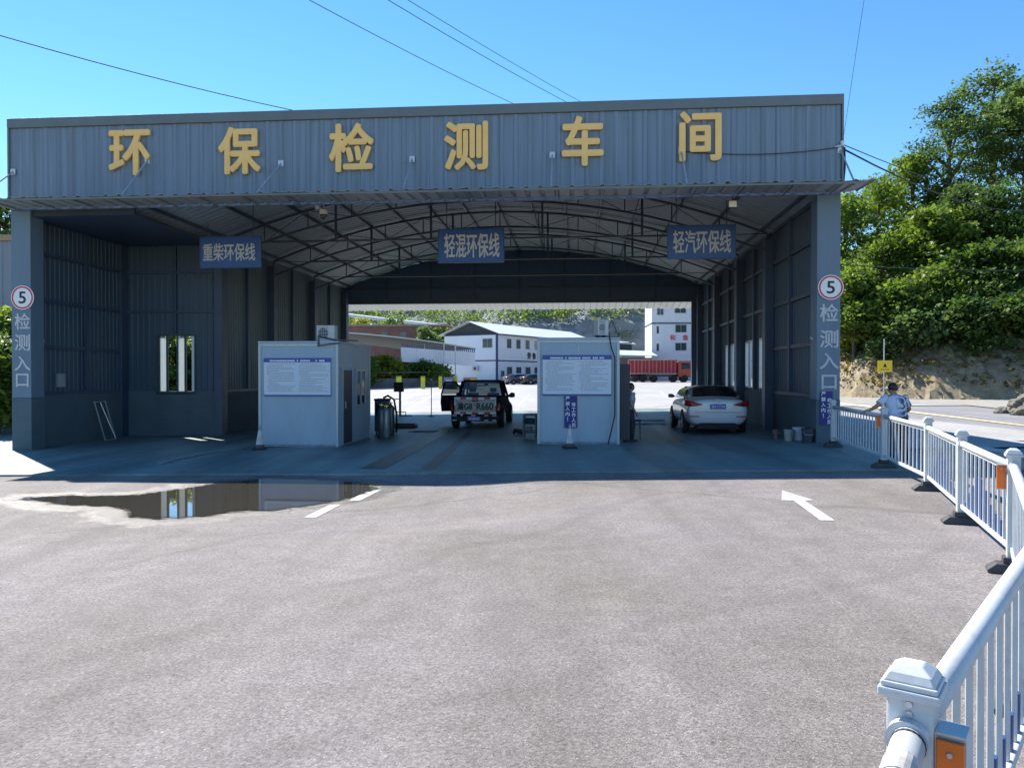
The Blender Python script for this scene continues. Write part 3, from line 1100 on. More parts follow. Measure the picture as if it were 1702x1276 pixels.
# ------------------------------------------------------------------ signs on and in the shed
def sign_board(name, label, cat, x0, x1, y0, y1, v, body, tx, ty, group=None):
    u0, z0 = on_v(x0, y1, v)
    u1, z1 = on_v(x1, y0, v)
    um, zm = (u0 + u1) / 2, (z0 + z1) / 2
    p = B(um, v, zm)
    t = thing(name, label, cat, p, -ANG, group)
    w, h = (u1 - u0) / 2, (z1 - z0) / 2
    MB().box(-w, w, 0, 0.04, -h, h).build('panel', BLUE_SIGN, t, bevel=0.006)
    MB().box(-w - 0.02, w + 0.02, -0.006, 0.045, -h - 0.02, -h - 0.001).box(-w - 0.02, w + 0.02, -0.006, 0.045, h + 0.001, h + 0.02).box(-w - 0.02, -w - 0.001, -0.006, 0.045, -h, h).box(w + 0.001, w + 0.02, -0.006, 0.045, -h, h).build('frame', M('sign_frame', (0.02, 0.06, 0.18), 0.4), t)
    k = (u1 - u0) / (x1 - x0)
    text('lettering', body, (tx[1] - tx[0]) * k, (ty[1] - ty[0]) * k, 0.012, LETTER_WHITE, t,
         (((tx[0] + tx[1]) / 2 - (x0 + x1) / 2) * k, -0.006, -((ty[0] + ty[1]) / 2 - (y0 + y1) / 2) * k), bold=0.012)
    for s in (-0.75, 0.75):
        u = um + s * w
        zr = 6.3 if u < UL else arch(u, Z2, RISE) + 0.05
        MB().box(s * w - 0.012, s * w + 0.012, 0.01, 0.03, h + 0.021, zr - zm).build('hanger', STEEL_DARK, t)
    return t
GS = 'blue lane signs hanging inside the shed'
sign_board('lane_sign', 'blue hanging lane sign in front of the left window bay, its lettering beginning 重柴', 'sign', 333, 433, 393, 445, 3.0, '重柴环保线', (337, 425), (405, 433), GS)
sign_board('lane_sign', 'blue hanging lane sign in the middle of the shed, its lettering beginning 轻混', 'sign', 729, 837, 380, 436, 3.0, '轻混环保线', (738, 831), (388, 428), GS)
sign_board('lane_sign', 'blue hanging lane sign near the right wall, its lettering beginning 轻汽', 'sign', 1110, 1222, 374, 430, 3.0, '轻汽环保线', (1118, 1216), (382, 421), GS)

for x, y, r, lb in ((37, 494.5, 19, 'round speed sign 5 on the left pillar above the entrance lettering'), (1381, 477.5, 21.5, 'round speed sign 5 on the right pillar near the guardrail')):
    u, z = on_v(x, y, -0.04)
    ux = on_v(x + r, y, -0.04)[0]
    rr = ux - u
    t = thing('speed_limit_sign', lb, 'road sign', B(u, -0.02, z), -ANG, 'speed limit signs on the shed pillars')
    MB().lathe([(rr, 0.0), (rr, -0.018)], n=40, axis='y').build('sign_disc', WHITE_PAINT, t)
    mb = MB()
    n = 40
    for k in range(n):
        a, b = 2 * math.pi * k / n, 2 * math.pi * (k + 1) / n
        q = [(rr * f * math.cos(c), rr * f * math.sin(c)) for f, c in ((0.80, a), (0.93, a), (0.93, b), (0.80, b))]
        mb.add([(q[i][0], -0.022, q[i][1]) for i in range(4)], [(0, 1, 2, 3)])
    mb.build('red_ring', RED_PAINT, t)
    text('digit', '5', rr * 0.62, rr * 1.0, 0.004, BLACK_PAINT, t, (0, -0.022, 0), bold=0.02)

def banner(label, x0, x1, y0, y1, v, group):
    u0, z0 = on_v(x0, y1, v)
    u1, z1 = on_v(x1, y0, v)
    um, zm, w, h = (u0 + u1) / 2, (z0 + z1) / 2, (u1 - u0) / 2, (z1 - z0) / 2
    t = thing('warning_sign', label, 'sign', B(um, v, zm), -ANG, group)
    MB().box(-w, w, 0, 0.012, -h, h).build('panel', M('banner_blue', (0.012, 0.02, 0.17), 0.5), t)
    s = h * 2 / 6.2
    for i, ch in enumerate('严禁入内！'):
        ww = 0.8 if ch != '！' else 0.12
        text('lettering', ch, s * ww, s * 0.8, 0.006, WHITE_PAINT, t, (-w * 0.48, -0.003, h * 0.86 - s * (i + 0.05)), bold=0.02)
    for i, ch in enumerate('非工作人员'):
        text('lettering', ch, s * 0.8, s * 0.8, 0.006, WHITE_PAINT, t, (w * 0.48, -0.003, h * 0.48 - s * (i + 0.05)), bold=0.02)
banner('narrow blue warning sign low on the right pillar behind the guardrail end', 1363, 1384, 650, 706, -0.03, 'blue staff only signs')

# ------------------------------------------------------------------ cabins
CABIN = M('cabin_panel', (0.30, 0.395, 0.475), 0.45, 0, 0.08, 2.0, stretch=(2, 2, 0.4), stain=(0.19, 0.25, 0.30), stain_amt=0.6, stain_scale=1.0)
ALU = M('aluminium_trim', (0.30, 0.37, 0.43), 0.35, 0.4, 0.06, 4)
def cabin(label, x0, x1, y0, v, depth, side):
    u0, zt = on_v(x0, y0, v)
    u1, _ = on_v(x1, y0, v)
    um = (u0 + u1) / 2
    g = bgz(um, v) + 0.035
    w = (u1 - u0) / 2
    h = zt - g
    t = thing('inspection_cabin', label, 'cabin', B(um, v, g), -ANG, 'white control cabins under the canopy')
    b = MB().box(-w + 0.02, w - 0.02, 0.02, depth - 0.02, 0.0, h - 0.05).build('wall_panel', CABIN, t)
    MB().box(-w - 0.01, w + 0.01, -0.01, depth + 0.01, h - 0.05, h).build('roof', ALU, t, bevel=0.01)
    mb = MB()
    for sx in (-1, 1):
        for vy in (0, depth):
            a = sx * w
            MB().box(min(a, a - sx * 0.07), max(a, a - sx * 0.07), vy - (0 if vy == 0 else 0.07), vy + (0.07 if vy == 0 else 0), 0.0, h - 0.052).build('corner_trim', ALU, t, bevel=0.006)
    mb.box(-w + 0.072, w - 0.072, 0.003, 0.02, 0, 0.07).box(-w + 0.072, w - 0.072, 0.005, 0.02, h - 0.14, h - 0.052).box(-0.012, 0.012, 0.012, 0.02, 0.08, h - 0.15)
    mb.build('front_trim', ALU, t, bevel=0.004)
    DIRT = M('cabin_dirt', (0.20, 0.23, 0.25), 0.8, 0, 0.35, 4, stretch=(1, 1, 0.5))
    MB().box(-w + 0.075, w - 0.075, -0.002, 0.002, 0.01, 0.065).build('base_strip', DIRT, t)
    mb = MB()
    rq = random.Random(int(x0))
    for q in range(7):
        xx = -w + 0.12 + q * (2 * w - 0.24) / 6
        for zz in (0.10, h - 0.10):
            mb.box(xx - 0.008, xx + 0.008, 0.0, 0.006, zz - 0.008, zz + 0.008)
    mb.build('rivets', STEEL_DARK, t)
    return t, u0, u1, g, h, w
DARK_IN = M('dark_door', (0.03, 0.035, 0.05), 0.5)
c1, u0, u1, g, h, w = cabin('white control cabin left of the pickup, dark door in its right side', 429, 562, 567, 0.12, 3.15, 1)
MB().box(w - 0.019, w + 0.006, 0.42, 1.22, 0.05, 2.02).build('door', DARK_IN, c1)
MB().box(w - 0.018, w + 0.02, 0.36, 0.419, 0.05, 2.08).box(w - 0.018, w + 0.02, 1.221, 1.28, 0.05, 2.08).build('door_frame', ALU, c1)
MB().bar((w + 0.04, 0.52, 1.0), (w + 0.04, 0.52, 1.18), 0.025).build('door_handle', GALV, c1)
f = MB().box(w - 0.018, w + 0.03, 1.6, 2.6, 1.0, 1.06).box(w - 0.018, w + 0.03, 1.6, 2.6, 2.0, 2.06).box(w - 0.018, w + 0.03, 1.6, 1.66, 1.061, 1.999).box(w - 0.018, w + 0.03, 2.54, 2.6, 1.061, 1.999).box(w - 0.018, w + 0.03, 2.07, 2.13, 1.061, 1.999).build('window', ALU, c1)
MB().box(w - 0.017, w + 0.004, 1.661, 2.539, 1.061, 1.999).build('pane', M('dark_pane', (0.03, 0.04, 0.05), 0.08), f)
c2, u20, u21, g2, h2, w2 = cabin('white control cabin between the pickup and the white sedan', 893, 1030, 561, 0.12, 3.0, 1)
MB().box(w2 + 0.02, w2 + 0.30, 0.62, 0.66, 0.06, 2.05).build('door', DARK_IN, c2)

def notice(label, x0, x1, y0, y1, v, seed):
    u0, z0 = on_v(x0, y1, v)
    u1, z1 = on_v(x1, y0, v)
    um, zm, w, h = (u0 + u1) / 2, (z0 + z1) / 2, (u1 - u0) / 2, (z1 - z0) / 2
    t = thing('notice_board', label, 'notice board', B(um, v, zm), -ANG, 'blue headed notice boards on the cabins')
    MB().box(-w, w, 0, 0.02, -h, h).build('panel', M('notice_white', (0.56, 0.63, 0.71), 0.4, 0, 0.03, 3), t)
    BL = M('notice_blue', (0.015, 0.07, 0.30), 0.4)
    MB().box(-w - 0.005, w + 0.005, -0.006, 0.02, h * 0.78, h + 0.004).build('header_band', BL, t)
    MB().box(-w - 0.005, w + 0.005, -0.006, 0.02, -h - 0.004, -h * 0.93).build('footer_band', BL, t)
    rr = random.Random(seed)
    mb = MB()
    x = -w * 0.82
    while x < w * 0.8:
        l = rr.uniform(0.025, 0.04)
        if rr.random() < 0.9:
            mb.box(x, x + l, -0.009, -0.0065, h * 0.86 - 0.022, h * 0.86 + 0.022)
        x += l + 0.012
    mb.build('header_text', WHITE_PAINT, t)
    mb = MB()
    for colx in (-w * 0.92, w * 0.06):
        for i in range(17):
            z = h * 0.66 - i * h * 1.5 / 17
            x = colx + (0.05 if rr.random() < 0.3 else 0)
            end = colx + w * rr.choice((0.82, 0.8, 0.78, 0.5, 0.3, 0.65))
            while x < end:
                l = rr.uniform(0.02, 0.10)
                mb.add([(x, -0.003, z), (x + l, -0.003, z), (x + l, -0.003, z + 0.018), (x, -0.003, z + 0.018)], [(0, 1, 2, 3)])
                x += l + 0.015
    mb.build('body_text', M('print_grey', (0.36, 0.38, 0.44), 0.6), t)
notice('white notice board with blue header on the left cabin', 439, 549, 595, 658, 0.094, 3)
notice('white notice board with blue header on the cabin beside the sedan', 902, 1016, 590, 657, 0.094, 8)
banner('narrow blue warning sign below the notice board of the right cabin', 938, 959, 658, 711, 0.10, 'blue staff only signs')

def ac_unit(label, u, v, z, rz, w=0.75, h=0.58, bracket=True):
    t = thing('air_conditioner', label, 'air conditioner', B(u, v, z), rz, 'air conditioner units on the cabin roofs')
    MB().box(-w / 2, w / 2, 0, 0.28, 0.06, h).build('housing', M('ac_white', (0.55, 0.57, 0.58), 0.5, 0, 0.08, 3), t, bevel=0.015)
    fg = MB().lathe([(w * 0.28, 0.0), (w * 0.28, -0.006)], (-0.13 * w, 0, 0.06 + (h - 0.06) / 2), 24, 'y').build('fan_grille', STEEL_DARK, t)
    mb = MB()
    for i in range(-2, 3):
        mb.box(-0.42 * w, 0.16 * w, -0.012, -0.008, h / 2 + 0.03 + i * 0.085, h / 2 + 0.03 + i * 0.085 + 0.012).box(-0.13 * w + i * 0.11 * w, -0.13 * w + i * 0.11 * w + 0.012, -0.015, -0.0125, 0.1, h - 0.04)
    mb.build('grille_bars', M('ac_bar', (0.4, 0.42, 0.44), 0.5), fg)
    MB().box(-w / 2 + 0.05, -w / 2 + 0.10, 0.0, 0.28, 0.0, 0.059).box(w / 2 - 0.10, w / 2 - 0.05, 0.0, 0.28, 0.0, 0.059).build('feet', STEEL_DARK, t)
    return t
ac_unit('grey air conditioner on the back of the left cabin roof', on_v(541, 550, 1.5)[0], 1.5, g + h + 0.0, -ANG, 0.52, 0.50)
mb = MB()
zb = g + h
uA = u1 - 0.72
mb.box(uA, u1 + 0.02, 0.3, 0.35, zb - 0.16, zb - 0.11)
t = thing('ac_bracket', 'dark angle iron bracket at the top right corner of the left cabin', 'bracket', (OX, OY, 0), -ANG)
MB().bar((u1 - 0.52, 0.10, zb - 0.12), (u1 + 0.03, 0.10, zb - 0.06), 0.04).bar((u1 - 0.52, 0.10, zb - 0.14), (u1 - 0.52, 0.10, zb + 0.14), 0.04).bar((u1 - 0.52, 0.12, zb + 0.12), (u1 - 0.52, 1.9, zb + 0.08), 0.04).bar((u1, 0.12, zb + 0.03), (u1, 1.9, zb + 0.08), 0.04).build('angle_iron', STEEL_DARK, t)
ac_unit('grey air conditioner standing edge on on the right cabin roof', u21 - 0.40, 0.35, g2 + h2 + 0.0, -ANG + R(25), 0.30, 0.46)
t = thing('roof_bracket', 'triangular steel bracket beside the air conditioner on the right cabin', 'bracket', (OX, OY, 0), -ANG)
zb = g2 + h2
MB().bar((u21 - 0.36, 0.5, zb + 0.02), (u21 - 0.18, 0.5, zb + 0.46), 0.035).bar((u21 - 0.18, 0.5, zb + 0.46), (u21 - 0.0, 0.5, zb + 0.02), 0.035).bar((u21 - 0.36, 0.5, zb + 0.02), (u21 - 0.0, 0.5, zb + 0.02), 0.03).build('angle_iron', STEEL_DARK, t)
pts_ = []
for x, y in ((1012, 552), (1016, 578), (1022, 594), (1022, 640), (1022, 690), (1016, 715), (1009, 744)):
    u, z = on_v(x, y, 0.07)
    pts_.append(B(u, 0.07 if y < 700 else 0.02, z))
tag(MB().tube(pts_, 0.016, 6).build('power_cable', RUBBER, smooth=True), 'dark cable hanging down the front of the right cabin', 'cable')

# ------------------------------------------------------------------ traffic cones
def cone(label, x, y, hpx):
    p = on_ground(x, y, 0.035)
    h = hpx / FPX * p.y
    t = thing('traffic_cone', label, 'traffic cone', p, R(10), 'worn traffic cones by the cabins')
    r = h * 0.21
    MB().box(-r * 1.3, r * 1.3, -r * 1.3, r * 1.3, 0, 0.05).build('base', RUBBER, t, bevel=0.015)
    MB().lathe([(r, 0.05), (r * 0.82, h * 0.22)], n=20).build('lower_band', M('cone_dark', (0.07, 0.05, 0.06), 0.6, 0, 0.2), t, smooth=False)
    MB().lathe([(r * 0.82, h * 0.22), (r * 0.30, h * 0.82)], n=20).build('body', M('cone_white', (0.52, 0.50, 0.50), 0.5, 0, 0.25, 5), t, smooth=False)
    MB().lathe([(r * 0.30, h * 0.82), (r * 0.20, h * 0.98), (r * 0.16, h)], n=20).build('tip', M('cone_grey', (0.3, 0.28, 0.3), 0.5, 0, 0.2), t, smooth=False)
cone('worn traffic cone at the left corner of the left cabin', 432, 747, 39)
cone('pale traffic cone standing under the staff only sign of the right cabin', 947, 745, 40)

# ------------------------------------------------------------------ cameras and lamps on the shed
def cctv(label, u, v, z, drop):
    t = thing('security_camera', label, 'camera', B(u, v, z), -ANG)
    MB().bar((0, 0, 0), (0, 0, -drop), 0.03).bar((-0.16, 0, -drop), (0.02, 0, -drop), 0.03).box(-0.22, -0.10, -0.05, 0.05, -drop - 0.02, -drop + 0.1).build('mount', M('cam_white', (0.5, 0.5, 0.5), 0.4), t)
    MB().lathe([(0.05, -drop), (0.11, -drop - 0.05), (0.11, -drop - 0.17)], n=16).build('housing', M('cam_white', (0.5, 0.5, 0.5), 0.4), t)
    MB().lathe([(0.105, -drop - 0.17), (0.09, -drop - 0.24), (0.04, -drop - 0.29)], n=16).build('dome', M('cam_dome', (0.05, 0.05, 0.06), 0.1), t, smooth=True)
u, z = on_v(538, 350, 0.5)
cctv('white dome camera hanging under the canopy above the left cabin', u, 0.5, z + 0.22, 0.16)
for (x, y, s, lb) in ((68, 567, 1, 'small white camera on the left wall just inside the pillar'), (1351, 562, -1, 'small white camera on the right wall just inside the pillar')):
    uw = 0.235 if s > 0 else UR - 0.03
    v, z = on_u(x, y, uw + s * 0.12)
    t = thing('wall_camera', lb, 'camera', B(uw, v, z), -ANG, 'bullet cameras inside the pillars')
    MB().bar((0, 0, 0), (s * 0.10, 0, 0), 0.03).build('bracket', STEEL_DARK, t)
    MB().bar((s * 0.12, -0.12, -0.02), (s * 0.12, 0.10, 0.02), 0.08, 0.07).build('housing', M('cam_white', (0.5, 0.5, 0.5), 0.4), t, bevel=0.01)
    MB().bar((s * 0.12, -0.125, -0.02), (s * 0.12, -0.1205, -0.02), 0.05).build('lens', BLACK_PAINT, t)
u, z = on_v(1218, 339, 0.25)
t = thing('flood_light', 'small square flood light hanging under the canopy at the right', 'lamp', B(u, 0.25, z), -ANG)
MB().box(-0.11, 0.11, 0, 0.07, -0.09, 0.09).build('housing', STEEL_DARK, t, bevel=0.01)
MB().box(-0.095, 0.095, -0.006, 0, -0.075, 0.075).build('lens', M('lamp_lens', (0.85, 0.83, 0.66), 0.2), t)
MB().bar((0, 0.03, 0.09), (0, 0.03, 0.5), 0.03).build('bracket', STEEL_DARK, t)
v, z = on_u(100, 632, 0.24)
t = thing('electric_box', 'small pale electric box on the left wall', 'box', B(0.222, v, z), -ANG)
MB().box(0, 0.08, -0.16, 0.16, -0.2, 0.2).build('case', M('ebox', (0.26, 0.28, 0.30), 0.5), t, bevel=0.01)
MB().box(0.08, 0.084, -0.13, 0.13, -0.17, 0.17).build('lid', M('ebox_lid', (0.32, 0.34, 0.36), 0.5), t)

# leaning frame by the left wall
a = B(0.75, 3.0, 0); b = B(0.35, 3.0, 0)
t = thing('leaning_rack', 'thin pale metal frame leaning against the left wall plinth', 'frame', B(0.72, 3.0, bgz(0.7, 3) + 0.035), -ANG)
mb = MB()
for s in (0, 0.55):
    mb.bar((0, s, 0), (-0.36, s, 1.2), 0.03)
mb.bar((0, 0, 0.02), (0, 0.55, 0.02), 0.03).bar((-0.36, 0, 1.18), (-0.36, 0.55, 1.18), 0.03).bar((-0.01, 0.55, 0.03), (-0.35, 0.3, 1.15), 0.02)
mb.build('angle_iron', GALV, t)
cp = [on_ground(x, y, 0.055) for x, y in ((265, 770), (300, 762), (340, 754), (385, 747), (432, 741))]
tag(MB().tube(cp, 0.02, 6).build('floor_hose', M('hose', (0.20, 0.22, 0.23), 0.5), smooth=True), 'pale hose lying on the floor left of the left cabin', 'hose')

# ------------------------------------------------------------------ test equipment
def cyl(label, x, y, hpx, r=0.115, col=(0.06, 0.08, 0.09)):
    p = on_ground(x, y, 0.035)
    h = hpx / FPX * p.y
    t = thing('gas_cylinder', label, 'gas cylinder', p, 0, 'gas cylinders beside the left cabin')
    MB().lathe([(r * 0.9, 0), (r, 0.03), (r, h * 0.80), (r * 0.8, h * 0.87), (r * 0.35, h * 0.91), (r * 0.3, h * 0.93)], n=18).build('tank', M('tank%d' % int(col[0] * 1000), col, 0.3, 0.3), t, smooth=True)
    MB().lathe([(0.025, h * 0.93), (0.025, h)], n=8).bar((-0.06, 0, h * 0.97), (0.06, 0, h * 0.97), 0.025).build('valve', M('brass', (0.5, 0.4, 0.2), 0.3, 0.8), t)
cyl('dark gas cylinder standing nearest the left cabin', 634, 727, 56)
cyl('shiny grey gas cylinder in front of the other cylinders', 642, 727, 54, 0.11, (0.22, 0.25, 0.27))
cyl('slim dark gas cylinder furthest from the left cabin', 650, 723, 55, 0.11, (0.09, 0.11, 0.09))
p = on_ground(624, 722, 0.035)
t = thing('analyser_cabinet', 'dark analyser cabinet with cables behind the gas cylinders', 'cabinet', p, -ANG)
MB().box(-0.10, 0.30, 0.25, 0.75, 0.08, 1.05).build('case', STEEL_DARK, t, bevel=0.02)
MB().box(-0.04, 0.24, 0.242, 0.249, 0.6, 0.95).build('screen', M('dead_screen', (0.01, 0.012, 0.015), 0.15), t)
MB().box(-0.12, 0.32, 0.24, 0.76, 1.051, 1.12).build('top', RUBBER, t, bevel=0.02)
for s in (-0.05, 0.25):
    MB().lathe([(0.04, -0.015), (0.04, 0.015)], (s, 0.3, 0.04), 12, 'x').build('caster', RUBBER, t)
MB().tube([(0.2, 0.24, 1.15), (0.35, 0.2, 1.22), (0.55, 0.2, 1.1), (0.62, 0.25, 0.6), (0.6, 0.3, 0.05)], 0.035, 8).build('hose', RUBBER, t, smooth=True)
p = on_ground(665, 691, 0.035)
k = p.y / FPX
t = thing('monitor_stand', 'dark monitor on a tall post beside the gas cylinders', 'monitor stand', p, -ANG)
MB().bar((0, 0, 0.05), (0, 0, 41 * k), 0.09).build('post', STEEL_DARK, t)
MB().box(-10 * k, 6 * k, -0.1, 0.1, 40 * k, 56 * k).build('screen_housing', RUBBER, t, bevel=0.02)
MB().box(-10 * k + 0.04, 6 * k - 0.04, 0.1, 0.105, 41 * k, 55 * k).build('screen', M('dead_screen', (0.01, 0.012, 0.015), 0.15), t)
MB().box(-10 * k, 0, -0.06, 0.06, 27 * k, 28.5 * k).build('tray', STEEL_DARK, t)
MB().box(-0.25, 0.55, -0.2, 0.2, 0, 0.05).build('base', STEEL_DARK, t)
MB().tube([(-0.1, -0.15, 0.05), (-0.1, -0.15, 0.2), (0.3, -0.15, 0.2), (0.3, -0.15, 0.05)], 0.025, 6).build('handle', STEEL_DARK, t)
p = on_ground(717, 692, 0.035)
k = p.y / FPX
t = thing('thin_pole', 'thin dark pole standing on the floor left of the pickup', 'pole', p, 0)
MB().tube([(0, 0, 0), (0, 0, 60 * k)], 0.02, 8).build('pole', STEEL_DARK, t)
MB().lathe([(0.15, 0), (0.14, 0.03), (0.03, 0.05)], n=14).build('foot', STEEL_DARK, t)
MB().lathe([(0.03, 60 * k), (0.045, 60 * k + 0.05), (0.0, 60 * k + 0.1)], n=10).build('knob', WHITE_PAINT, t)
p = on_ground(674, 711, 0.035)
t = thing('roller_cover', 'dark rounded cover lying on the floor by the gas cylinders', 'cover', p, -ANG)
MB().box(-0.5, 0.35, -0.1, 0.5, 0, 0.14).build('cover', M('dark_red_cover', (0.05, 0.025, 0.04), 0.5), t, bevel=0.06, seg=4)
MB().box(-0.5, 0.35, 0.0, 0.03, 0.141, 0.16).build('rib', RUBBER, t)
p = on_ground(708, 717, 0.035)
t = thing('floor_plate', 'flat dark metal plate lying on the floor left of the pickup', 'plate', p, -ANG)
MB().box(-0.35, 0.35, -0.25, 0.25, 0, 0.04).build('plate', STEEL_DARK, t, bevel=0.01)
MB().box(-0.55, -0.352, -0.15, 0.05, 0.0, 0.02).build('lip', STEEL_DARK, t)
# bench with tools right of the pickup
p = on_ground(880, 730, 0.035)
k = p.y / FPX
t = thing('tool_trolley', 'dark tool trolley standing left of the right cabin', 'trolley', p, -ANG)
for sx in (-10 * k, 10 * k):
    for sy in (0, 0.6):
        MB().bar((sx, sy, 0.03), (sx, sy, 40 * k), 0.04).build('leg', STEEL_DARK, t)
for z in (10 * k, 24 * k, 39 * k):
    MB().box(-10 * k, 10 * k, 0, 0.6, z, z + 0.04).build('shelf', STEEL_DARK, t)
MB().box(-6 * k, 4 * k, 0.1, 0.4, 10 * k + 0.041, 20 * k).build('drawer', M('trolley_box', (0.12, 0.13, 0.13), 0.5), t, bevel=0.02)
MB().box(-8 * k, 8 * k, 0.05, 0.5, 24 * k + 0.041, 34 * k).build('drawer', RUBBER, t, bevel=0.02)
p = on_ground(864, 722, 0.035)
t = thing('small_jack', 'small dark trolley jack on the floor beside the pickup wheel', 'jack', p, R(20))
MB().box(-0.10, 0.10, -0.2, 0.3, 0.04, 0.16).build('body', RUBBER, t, bevel=0.03)
MB().tube([(0, -0.2, 0.1), (0.02, -0.5, 0.6)], 0.015, 6).build('handle', GALV, t)
for sx in (-0.12, 0.12):
    MB().lathe([(0.05, -0.02), (0.05, 0.02)], (sx, 0.2, 0.05), 12, 'x').build('wheel', RUBBER, t)
TRACKM = M('floor_track', (0.05, 0.065, 0.07), 0.45, 0.1, 0.3, 3)
for pts4, lb in (([(598, 782), (640, 782), (752, 718), (730, 718)], 'dark worn wheel track on the shed floor leading to the pickup, left one'), ([(700, 782), (722, 782), (786, 720), (776, 720)], 'dark worn wheel track on the shed floor leading to the pickup, right one'),
                 ([(1068, 697), (1082, 697), (1140, 738), (1112, 738)], 'dark wheel track on the shed floor left of the sedan')):
    decal('floor_track', lb, TRACKM, gpoly(pts4), 0.041, 'floor track')
# roller bed under the sedan's lane and the dark lane tracks
p1 = [on_ground(x, y) for x, y in ((1062, 699), (1120, 745), (1250, 745), (1110, 690))]
t = thing('roller_bed', 'dark steel roller bed let into the floor ahead of the sedan', 'roller bed', B(17.0, 8.5, bgz(17, 8.5) + 0.04), -ANG)
MB().box(-1.5, 1.5, -1.0, 1.0, 0, 0.03).build('frame', STEEL_DARK, t)
for i in range(2):
    for s in (-0.75, 0.75):
        MB().tube([(s - 0.5, -0.3 + i * 0.55, 0.04), (s + 0.5, -0.3 + i * 0.55, 0.04)], 0.09, 14).build('roller', GALV, t)

def bucket(label, x, y, hpx, col, nm):
    p = on_ground(x, y, 0.035)
    h = hpx / FPX * p.y
    t = thing('bucket', label, 'bucket', p, 0, 'tubs by the right wall')
    mb = MB().lathe([(h * 0.36, 0), (h * 0.44, h), (h * 0.46, h), (h * 0.46, h * 0.92), (h * 0.47, h * 0.92), (h * 0.47, h * 1.02), (h * 0.42, h * 1.02)], n=18)
    mb.build('tub', M(nm, col, 0.45, 0, 0.15), t)
    MB().tube([(-h * 0.46, 0, h * 0.9), (-h * 0.3, -h * 0.42, h * 0.6), (h * 0.3, -h * 0.42, h * 0.6), (h * 0.46, 0, h * 0.9)], 0.006, 6).build('handle', GALV, t)
bucket('grey white bucket by the right wall, left of the pair', 1311, 732, 18, (0.35, 0.36, 0.33), 'tub_grey')
bucket('white bucket in the middle of the tubs by the right wall', 1327, 731, 21, (0.55, 0.57, 0.62), 'tub_white')
bucket('dark bucket nearest the right pillar', 1342, 735, 22, (0.03, 0.035, 0.06), 'tub_dark')
bucket('low brownish tub right of the sedan tail', 1290, 728, 14, (0.14, 0.10, 0.09), 'tub_brown')

# ------------------------------------------------------------------ vehicles (local: x right, y forward, tail at the origin)
def car_ring(y, zb, hb, zm, hm, zs, hs, zt, ht):
    return [(0, y, zb), (hb, y, zb), (hm, y, zm), (hs, y, zs), (ht, y, zt), (0, y, zt + 0.02), (-ht, y, zt), (-hs, y, zs), (-hm, y, zm), (-hb, y, zb)]
def wheel(t, x, y, r, wd=0.2, hub=0.62):
    s = 1 if x > 0 else -1
    tyre = MB().lathe([(r * 0.6, -wd / 2), (r * 0.93, -wd / 2), (r, -wd / 2 + 0.03), (r, wd / 2 - 0.03), (r * 0.93, wd / 2), (r * 0.6, wd / 2)], (x, y, r), 24, 'x').build('wheel', RUBBER, t, smooth=False)
    mb = MB().lathe([(r * hub, wd / 2 - 0.03), (r * hub, wd / 2 + 0.004), (r * 0.5, wd / 2 - 0.02), (r * 0.15, wd / 2 + 0.005)] if s > 0 else [(r * hub, -wd / 2 + 0.03), (r * hub, -wd / 2 - 0.004), (r * 0.5, -wd / 2 + 0.02), (r * 0.15, -wd / 2 - 0.005)], (x, y, r), 20, 'x')
    for k in range(5):
        a = 2 * math.pi * k / 5
        xx = x + s * (wd / 2 - 0.008)
        mb.bar((xx, y, r), (xx, y + math.cos(a) * r * 0.58, r + math.sin(a) * r * 0.58), 0.03, 0.05)
    mb.build('rim', GALV, tyre)
def plate(t, x, y, z, txt, nm='licence_plate'):
    p = MB().box(x - 0.22, x + 0.22, y - 0.012, y, z - 0.07, z + 0.07).build(nm, M('plate_blue', (0.02, 0.10, 0.42), 0.35), t)
    text('plate_text', txt, 0.38, 0.095, 0.004, WHITE_PAINT, p, (x, y - 0.014, z), bold=0.012)
